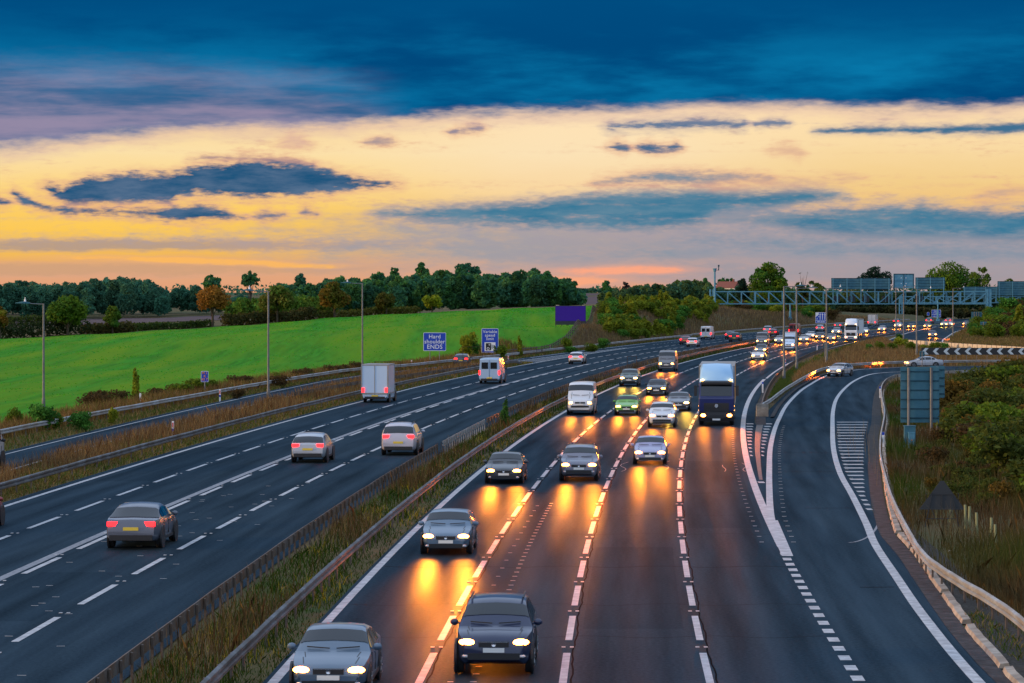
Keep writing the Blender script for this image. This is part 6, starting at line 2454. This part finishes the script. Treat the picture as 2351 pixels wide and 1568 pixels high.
# scrub on the right
for i in range(330):
    Yt = 105 + 225 * random.random() ** .7
    px = random.uniform(2170, 2620)
    x = (px - HX) / FPX * Yt
    if x < np.interp(Yt, [100, 135, 165, 200, 260, 330], [20.5, 23.5, 25.5, 29, 38, 54]):
        continue
    bush(random.choice(['scrub', 'scrub', 'scrub', 'brown', 'olive', 'autumn']), x, Yt, random.uniform(1.0, 2.6), 'olive, brown or rusty bush in the scrub right of the slip road', 'bushes of the right scrub', random.uniform(1, 1.45))
for i in range(95):
    Yt = random.uniform(84, 190)
    x = np.interp(Yt, [80, 100, 128, 162, 182], [14.2, 14.6, 17, 21, 24]) + random.uniform(1.0, 9)
    if abs(x - 17.1) < 2.2 and Yt < 122:
        continue
    bush(random.choice(['brown', 'autumn', 'scrub', 'scrub']), x, Yt, random.uniform(.7, 1.2), 'low brown or olive bush among dead weeds beside the right slip barrier', 'brown bushes of the right verge', random.uniform(.9, 1.3))
# left verge
for (px, pb, hp, k, w, lab) in ((30, 985, 48, 'olive', .8, 'olive bush at the left edge before the slip barrier'), (97, 990, 62, 'green', .95, 'darkest full bush at the foot of the leftmost lamp'), (125, 985, 40, 'olive', .9, 'lighter bush right of the darkest one by the lamp'), (185, 990, 46, 'green', 1.1, 'green bush against the grey slip barrier'),
                                (258, 975, 40, 'yellow', .6, 'thin yellow bush before the slip barrier'), (545, 915, 24, 'brown', 1.4, 'brown bush right of the location sign'), (1075, 822, 58, 'yellow', .75, 'yellow green bush between the two large blue signs'), (1087, 822, 42, 'green', .7, 'dark bush leaning on the yellow one by the camera sign'),
                                (640, 890, 30, 'brown', 1.4, 'brown bush on the verge right of the second lamp'), (1150, 815, 30, 'olive', .9, 'small bush right of the camera sign')):
    bush_px(k, px, pb, hp, lab, None, w, None if px < 1000 else 425)
for (px, pb, hp, lab, k, Yt) in ((312, 925, 72, 'spindly sapling before the green field', 'up', 262), (1193, 812, 48, 'upright yellow sapling right of the camera sign', 'up', 440), (1169, 812, 30, 'short sapling right of the camera sign', 'up', 440)):
    bush_px(k, px, pb, hp, lab, None, .7, Yt, 'sapling')
b = pos(-5.8, 209)
bush('updark', b.x, b.y, 1.9, 'little conifer growing in the median', None, .8, 'sapling')
for i in range(34):
    px, Yt = random.uniform(200, 860), None
    Yt = ip(px, [0, 300, 600, 860], [240, 255, 305, 350]) + random.uniform(-4, 6)
    x = (px - HX) / FPX * Yt
    o_ = (x - ref(Yt)) / math.sqrt(1 + slope(Yt) ** 2)
    if o_ > lo_off(Yt) - .4:
        x = pos(lo_off(Yt) - random.uniform(.6, 2), Yt).x
    bush(random.choice(['brown', 'olive', 'brown']), x, Yt, random.uniform(.7, 1.5), 'scrubby brown green bush between the field and the outermost left barrier', 'bushes below the field', random.uniform(1, 1.6))


# the largest as bushes of their own, the small rest as undergrowth
BUSHQ.sort(key=lambda q: -q[0])
for q in BUSHQ[:230]:
    bush(*q[1:], now=True)
left = {}
for q in BUSHQ[230:]:
    left.setdefault(q[6], []).append(q)
for gname, qs in left.items():
    VV_, FF_, CC_, n0 = [], [], [], 0
    for q in qs:
        me = random.choice(BM[q[1]])
        nv = len(me.vertices)
        co = np.empty(nv * 3, np.float32)
        me.vertices.foreach_get('co', co)
        tc_ = np.empty(nv * 4, np.float32)
        me.color_attributes['tint'].data.foreach_get('color', tc_)
        s = q[4] / 2
        VV_.append(co.reshape(-1, 3) * np.array([s * q[7], s * q[7], s]) + np.array([q[2], q[3], gz(q[2], q[3]) - .08]))
        FF_.append(np.arange(nv).reshape(-1, 4) + n0)
        CC_.append(tc_.reshape(-1, 4)[:, :3])
        n0 += nv
    o = link('undergrowth', npmesh('undergrowth', np.concatenate(VV_), np.concatenate(FF_), M['leaf'], np.concatenate(CC_)))
    tag(o, 'low undergrowth filling in between the ' + gname, 'undergrowth', kind='stuff')


# ---- grass and weeds
def blades(name, X, Y, h, wd, C, label, cat='grass', lean=.35, flat=False):
    n = len(X)
    z = zs(X, Y)
    a = RNG.random(n) * 2 * np.pi
    dx, dy = np.cos(a) * wd / 2, np.sin(a) * wd / 2 * .4
    lx, ly = RNG.normal(size=n) * lean * h, RNG.normal(size=n) * lean * h
    B = np.c_[X, Y, z - .03]
    V = np.stack([B + np.c_[-dx, -dy, np.zeros(n)], B + np.c_[dx, dy, np.zeros(n)], B + np.c_[lx * .35 + dx * .7, ly * .35 + dy * .7, h * .62], B + np.c_[lx, ly, h], B + np.c_[lx * .35 - dx * .7, ly * .35 - dy * .7, h * .62]], 1).reshape(-1, 3)
    F = np.arange(5 * n).reshape(n, 5)
    sh = np.array([.75, .75, 1.0, 1.15, 1.0])
    CC = (C[:, None, :] * np.ones(5)[None, :, None]).reshape(-1, 3)
    o = link(name, npmesh(name, V, F, M['blade'], CC))
    return tag(o, label, cat, kind='stuff')


def clump(X, Y, s=1.0):
    return .5 + .25 * (np.sin(X * 1.7 * s + 2 * np.sin(Y * .31 * s)) + np.sin(Y * .53 * s + X * .9 * s + 1.7))


def road_zone(n, y0, y1, o0, o1):
    """points spread evenly as seen, between two lane offsets"""
    Y = np.exp(RNG.uniform(np.log(y0), np.log(y1), n))
    t = RNG.random(n)
    a = np.array([o0(y) for y in Y]) if callable(o0) else np.full(n, o0)
    b_ = np.array([o1(y) for y in Y]) if callable(o1) else np.full(n, o1)
    o = a + (b_ - a) * t
    r = ((C3[0] * Y + C3[1]) * Y + C3[2]) * Y + C3[3]
    return r + o * np.sqrt(1 + ((3 * C3[0] * Y + 2 * C3[1]) * Y + C3[2]) ** 2), Y, t


def tint(n, *cols, f=None):
    cols = np.array(cols)
    i = RNG.integers(0, len(cols), n)
    j = RNG.integers(0, len(cols), n)
    m_ = RNG.random(n)[:, None]
    return (cols[i] * m_ + cols[j] * (1 - m_)) * (.7 + .6 * RNG.random(n))[:, None]


STRAW, DRYB, RUSSET, GRN, OLV, LIME = (.34, .22, .085), (.17, .095, .036), (.14, .055, .02), (.05, .13, .012), (.095, .115, .016), (.10, .17, .015)
wpx = lambda Y, k=1.0: np.maximum(.018, Y * .00016) * k
# median: green low growth, brown stalks, yellow flowers
X, Y, t = road_zone(42000, 55, 640, -6.8, -3.75)
keep = RNG.random(len(X)) < .35 + .65 * clump(X, Y)
X, Y, t = X[keep], Y[keep], t[keep]
blades('grass', X, Y, (.12 + .28 * RNG.random(len(X))) * (1 - .45 * (t > .8)), wpx(Y, 1.6), tint(len(X), GRN, OLV, GRN, (.03, .06, .015)) * .62, 'short green grass in the median', lean=.5)
X, Y, t = road_zone(15000, 55, 640, -6.75, -4.7)
keep = RNG.random(len(X)) < np.clip(clump(X * .5, Y * .35) * 1.6 - .5, .05, 1)
X, Y = X[keep], Y[keep]
blades('weeds', X, Y, .45 + .75 * RNG.random(len(X)), wpx(Y, .8), tint(len(X), DRYB, RUSSET, STRAW, (.05, .04, .02)) * .8, 'dead brown weed stalks in the median', 'weeds', .22)
X, Y, t = road_zone(2600, 60, 260, -6.6, -3.9)
keep = clump(X, Y, .7) > .55
X, Y = X[keep], Y[keep]
blades('weeds', X, Y, .15 + .3 * RNG.random(len(X)), wpx(Y, 1.5), tint(len(X), (.35, .30, .02), (.28, .22, .02)), 'yellow flowering weeds low in the median', 'weeds', .4)
# left verge between main carriageway and slip road
hi_ = lambda y: -23.5 if y < 396 else -23.6
lo_ = lambda y: ip(y, SLC_Y, SLC_O) + 2.3
X, Y, t = road_zone(60000, 75, 404, lambda y: lo_(y), lambda y: hi_(y) + .3)
blades('grass', X, Y, .10 + .28 * RNG.random(len(X)), wpx(Y, 1.5), tint(len(X), GRN, OLV, STRAW, DRYB), 'mixed green and straw grass left of the main carriageway', lean=.5)
X, Y, t = road_zone(46000, 75, 396, lambda y: lo_(y), lambda y: -24.4)
keep = RNG.random(len(X)) < np.clip(clump(X * .5, Y * .4) * 1.5 - .25 + (t < .45) * .5, .03, 1)
X, Y = X[keep], Y[keep]
blades('weeds', X, Y, .4 + .7 * RNG.random(len(X)), wpx(Y, .95), tint(len(X), DRYB, RUSSET, STRAW, (.13, .09, .05)), 'tall brown dock and dead weeds between the left barriers', 'weeds', .22)
# outer verge below the field
X, Y, t = road_zone(60000, 80, 470, lambda y: lo_off(y) - ip(y, [80, 200, 350, 470], [4.0, 4.0, 5.0, 8.0]), lambda y: lo_off(y) - .1)
blades('weeds', X, Y, .4 + .8 * RNG.random(len(X)), wpx(Y, 1.1), tint(len(X), DRYB, RUSSET, STRAW, OLV, DRYB), 'rough brown grass and weeds along the foot of the green field', 'weeds', .25)
X, Y, t = road_zone(26000, 80, 640, lambda y: lo_off(y) + .1, lambda y: min(ip(y, SLC_Y, SLC_O) - 2.4, lo_off(y) + 4) if y < 430 else LEFT_EDGE(y) - .15)
blades('grass', X, Y, .12 + .3 * RNG.random(len(X)), wpx(Y, 1.5), tint(len(X), GRN, OLV, STRAW, DRYB), 'short grass under the outermost left barrier', lean=.4)
# bank beyond the billboard
n = 90000
Y = np.exp(RNG.uniform(np.log(450), np.log(980), n))
Xr = ((C3[0] * Y + C3[1]) * Y + C3[2]) * Y + C3[3]
o_ = -28 - 1.5 - RNG.random(n) ** 1.2 * np.interp(Y, [450, 520, 640, 980], [14, 30, 46, 44])
X = Xr + o_ * np.sqrt(1 + ((3 * C3[0] * Y + 2 * C3[1]) * Y + C3[2]) ** 2)
fx = np.interp(Y, [432, 460, 480, 500, 530, 550, 600, 650, 695, 1000], [p - 0 for p in [(1165 - HX) / FPX * 432, (1246 - HX) / FPX * 460, (1268 - HX) / FPX * 480, (1285.5 - HX) / FPX * 500, (1316 - HX) / FPX * 530, (1330 - HX) / FPX * 550, (1354 - HX) / FPX * 600, (1369 - HX) / FPX * 650, (1376 - HX) / FPX * 695, 30]])
keep = X > fx + .6
X, Y = X[keep], Y[keep]
cl = clump(X * .25, Y * .2)[:, None]
C = tint(len(X), STRAW, (.20, .14, .085), (.13, .085, .06), (.19, .13, .07)) * (1 - cl * .45) + tint(len(X), DRYB, RUSSET, OLV) * cl * .45
blades('dry_grass', X, Y, .5 + .9 * RNG.random(len(X)), wpx(Y, 1.1), C, 'pale dry grass covering the bank along the far left carriageway', lean=.25)
# wedge between main road and slip road, and the ground beyond the bend
n = 110000
Y = np.exp(RNG.uniform(np.log(222), np.log(680), n))
mr = np.array([pos(12.0, y).x for y in np.linspace(200, 700, 60)])
left = np.interp(Y, np.linspace(200, 700, 60), mr) + .6
SLc = smooth_poly(SLIPL, 60)
right = np.interp(Y, [p[1] for p in SLc if p[1] < 388], [p[0] for p in SLc if p[1] < 388])
right = np.where(Y > 386, np.interp(Y, [386, 394, 430, 470, 520, 560, 600, 680], [60, 100, 100, 102, 98, 78, 78, 80]), right) - .4
right = np.where((Y > 500), np.interp(Y, [500, 520, 560, 600, 680], [84, 66.5, 70, 73.5, 78]), right)
X = left + (right - left) * RNG.random(n)
keep = (X < right) & (X > left)
X, Y = X[keep], Y[keep]
ed = ((X - np.interp(Y, np.linspace(200, 700, 60), mr) < 2.2) | (Y < 300))[:, None] * 1.0
grn_ = np.clip(ed * .75 + (clump(X * .6, Y * .4)[:, None] > .8) * .4, 0, 1)
C = tint(len(X), STRAW, (.22, .14, .06), (.17, .10, .05), DRYB) * (1 - grn_) + tint(len(X), GRN, OLV, GRN) * grn_
blades('dry_grass', X, Y, (.30 + .75 * RNG.random(len(X))) * (1 - .5 * grn_[:, 0]), wpx(Y, 1.1), C, 'dry orange brown grass on the wedge between the motorway and the slip road', lean=.3)
# right-hand verge and scrub floor
n = 150000
Y = np.exp(RNG.uniform(np.log(60), np.log(352), n))
SRc = smooth_poly(SLIPR, 80)
xb = np.interp(Y, [p[1] for p in SRc if p[1] < 335], [p[0] for p in SRc if p[1] < 335])
wd_ = np.interp(Y, [60, 100, 200, 352], [6, 10, 30, 60])
t = RNG.random(n) ** 1.25
X = xb + .35 + t * wd_
keep = (RNG.random(n) < .3 + .7 * clump(X * .5, Y * .5)) & ((X - xb > 1.2) | (Y > 120) | (RNG.random(n) < .25))
ts_ = at(2163, 1208)
keep &= ~((np.abs(X - ts_.x) < 1.3) & (Y > ts_.y - 9) & (Y < ts_.y + .5) & (RNG.random(len(X)) < .8))
X, Y, t, xb = X[keep], Y[keep], t[keep], xb[keep]
near = np.clip(1 - (X - xb) / np.interp(Y, [60, 200, 350], [2.0, 3.5, 5]), 0, 1)[:, None]
cl = (clump(X * .35, Y * .25))[:, None]
cl = np.clip(cl * 1.5 - .25, 0, 1)
C = tint(len(X), DRYB, (.22, .15, .07), (.15, .10, .045), (.10, .07, .03), RUSSET) * (1 - cl) * .72 + tint(len(X), OLV, OLV, GRN) * cl * .7
blades('weeds', X, Y, .35 + .75 * RNG.random(len(X)) * (1 - .5 * near[:, 0]), wpx(Y, 1.0), C, 'dead brown weeds and coarse grass on the right verge behind the slip barrier', 'weeds', .25)
n = 9000
Y = np.exp(RNG.uniform(np.log(58), np.log(320), n))
xk = np.array([(kx(y) if y > 72.3 else kx(72.3) - (72.3 - y) * .035) + ip(y, [72, 110, 220, 320], [.38, .55, .85, .3]) + .3 for y in Y])
xr_ = np.interp(Y, [p[1] for p in SRc if p[1] < 322], [p[0] for p in SRc if p[1] < 322])
X = xk + (xr_ - xk) * RNG.random(n)
keep = (clump(X * 2, Y * .6) > .52) & (xr_ > xk)
X, Y = X[keep], Y[keep]
blades('grass', X, Y, .08 + .22 * RNG.random(len(X)), wpx(Y, 1.5), tint(len(X), GRN, OLV, STRAW), 'tufts of grass between the kerb and the right slip barrier', lean=.5)
# tall stalks standing out
X, Y, t = road_zone(500, 100, 200, 16.5, 26)
blades('weeds', X, Y, .8 + .9 * RNG.random(len(X)), wpx(Y, .55), tint(len(X), STRAW, (.22, .17, .09)), 'pale tall dead stalks in the right scrub', 'weeds', .25)
# beyond the bend and round the chevron board
n = 40000
Y = np.exp(RNG.uniform(np.log(396), np.log(470), n))
X = RNG.uniform(52, 110, n)
blades('dry_grass', X, Y, .25 + .5 * RNG.random(n), wpx(Y, 1.1), tint(n, STRAW, (.22, .14, .06), (.17, .10, .05), DRYB), 'dry grass round the foot of the chevron board', lean=.3)
n = 40000
Y = np.exp(RNG.uniform(np.log(470), np.log(800), n))
X = (RNG.uniform(2170, 2480, n) - HX) / FPX * Y
fr_ = np.interp(Y, [530, 604, 717, 815], [p[0] for p in FSR[::-1][:4]])
keep = X > fr_ + 1.5
X, Y = X[keep], Y[keep]
blades('dry_grass', X, Y, .4 + .7 * RNG.random(len(X)), wpx(Y, 1.1), tint(len(X), STRAW, DRYB, OLV, (.17, .10, .05)), 'brown grass between the boarded barrier and the right bank', lean=.3)
# crop leaves on the field so that it does not read as a flat sheet
n = 45000
ti = RNG.random(n) ** 1.0
ci = RNG.integers(0, 159, n)
tj = RNG.random(n)
na_, ca_ = nA_[ci] * (1 - tj[:, None]) + nA_[ci + 1] * tj[:, None], cA_[ci] * (1 - tj[:, None]) + cA_[ci + 1] * tj[:, None]
P = na_ * (1 - ti[:, None]) + ca_ * ti[:, None]
keep = (HX + P[:, 0] / P[:, 1] * FPX > -40)
P = P[keep]
rowv = np.sin(P[:, 0] * .55 - P[:, 1] * .12 + np.sin(P[:, 1] * .03) * 1.5)
keep = RNG.random(len(P)) < .55 + .45 * rowv
P = P[keep]
blades('crop_plants', P[:, 0], P[:, 1], .05 + .06 * RNG.random(len(P)), np.maximum(.05, P[:, 1] * .00050), tint(len(P), (.03, .25, .012), (.05, .30, .012), (.03, .28, .05), (.09, .28, .006)) * 1.2, 'young leafy crop covering the green field', 'crop', lean=.6)
bpy.data.objects['crop_plants'].location.z = .08
# pale litter blown into the verge
for i, (px, py) in enumerate(((1262, 812), (235, 978), (2187, 1268))):
    b = at(px, py)
    mb = MB()
    mb.add([(-.5, 0, .02), (-.1, -.15, .22), (.3, 0, .12), (.55, .1, .03), (.1, .3, .05), (-.3, .28, .10)], [(0, 1, 5), (1, 2, 4, 5), (2, 3, 4)])
    o = mb.build('litter_sheet', M['white'])
    o.location = (b.x, b.y, gz(b.x, b.y) + .05)
    o.scale = (1, 1, 1) if i == 0 else (.35, .35, .35)
    tag(o, ['crumpled white sheet on the hard strip below the billboard bank', 'scrap of white litter in the left verge grass', 'scrap of white litter below the warning sign'][i], 'litter')
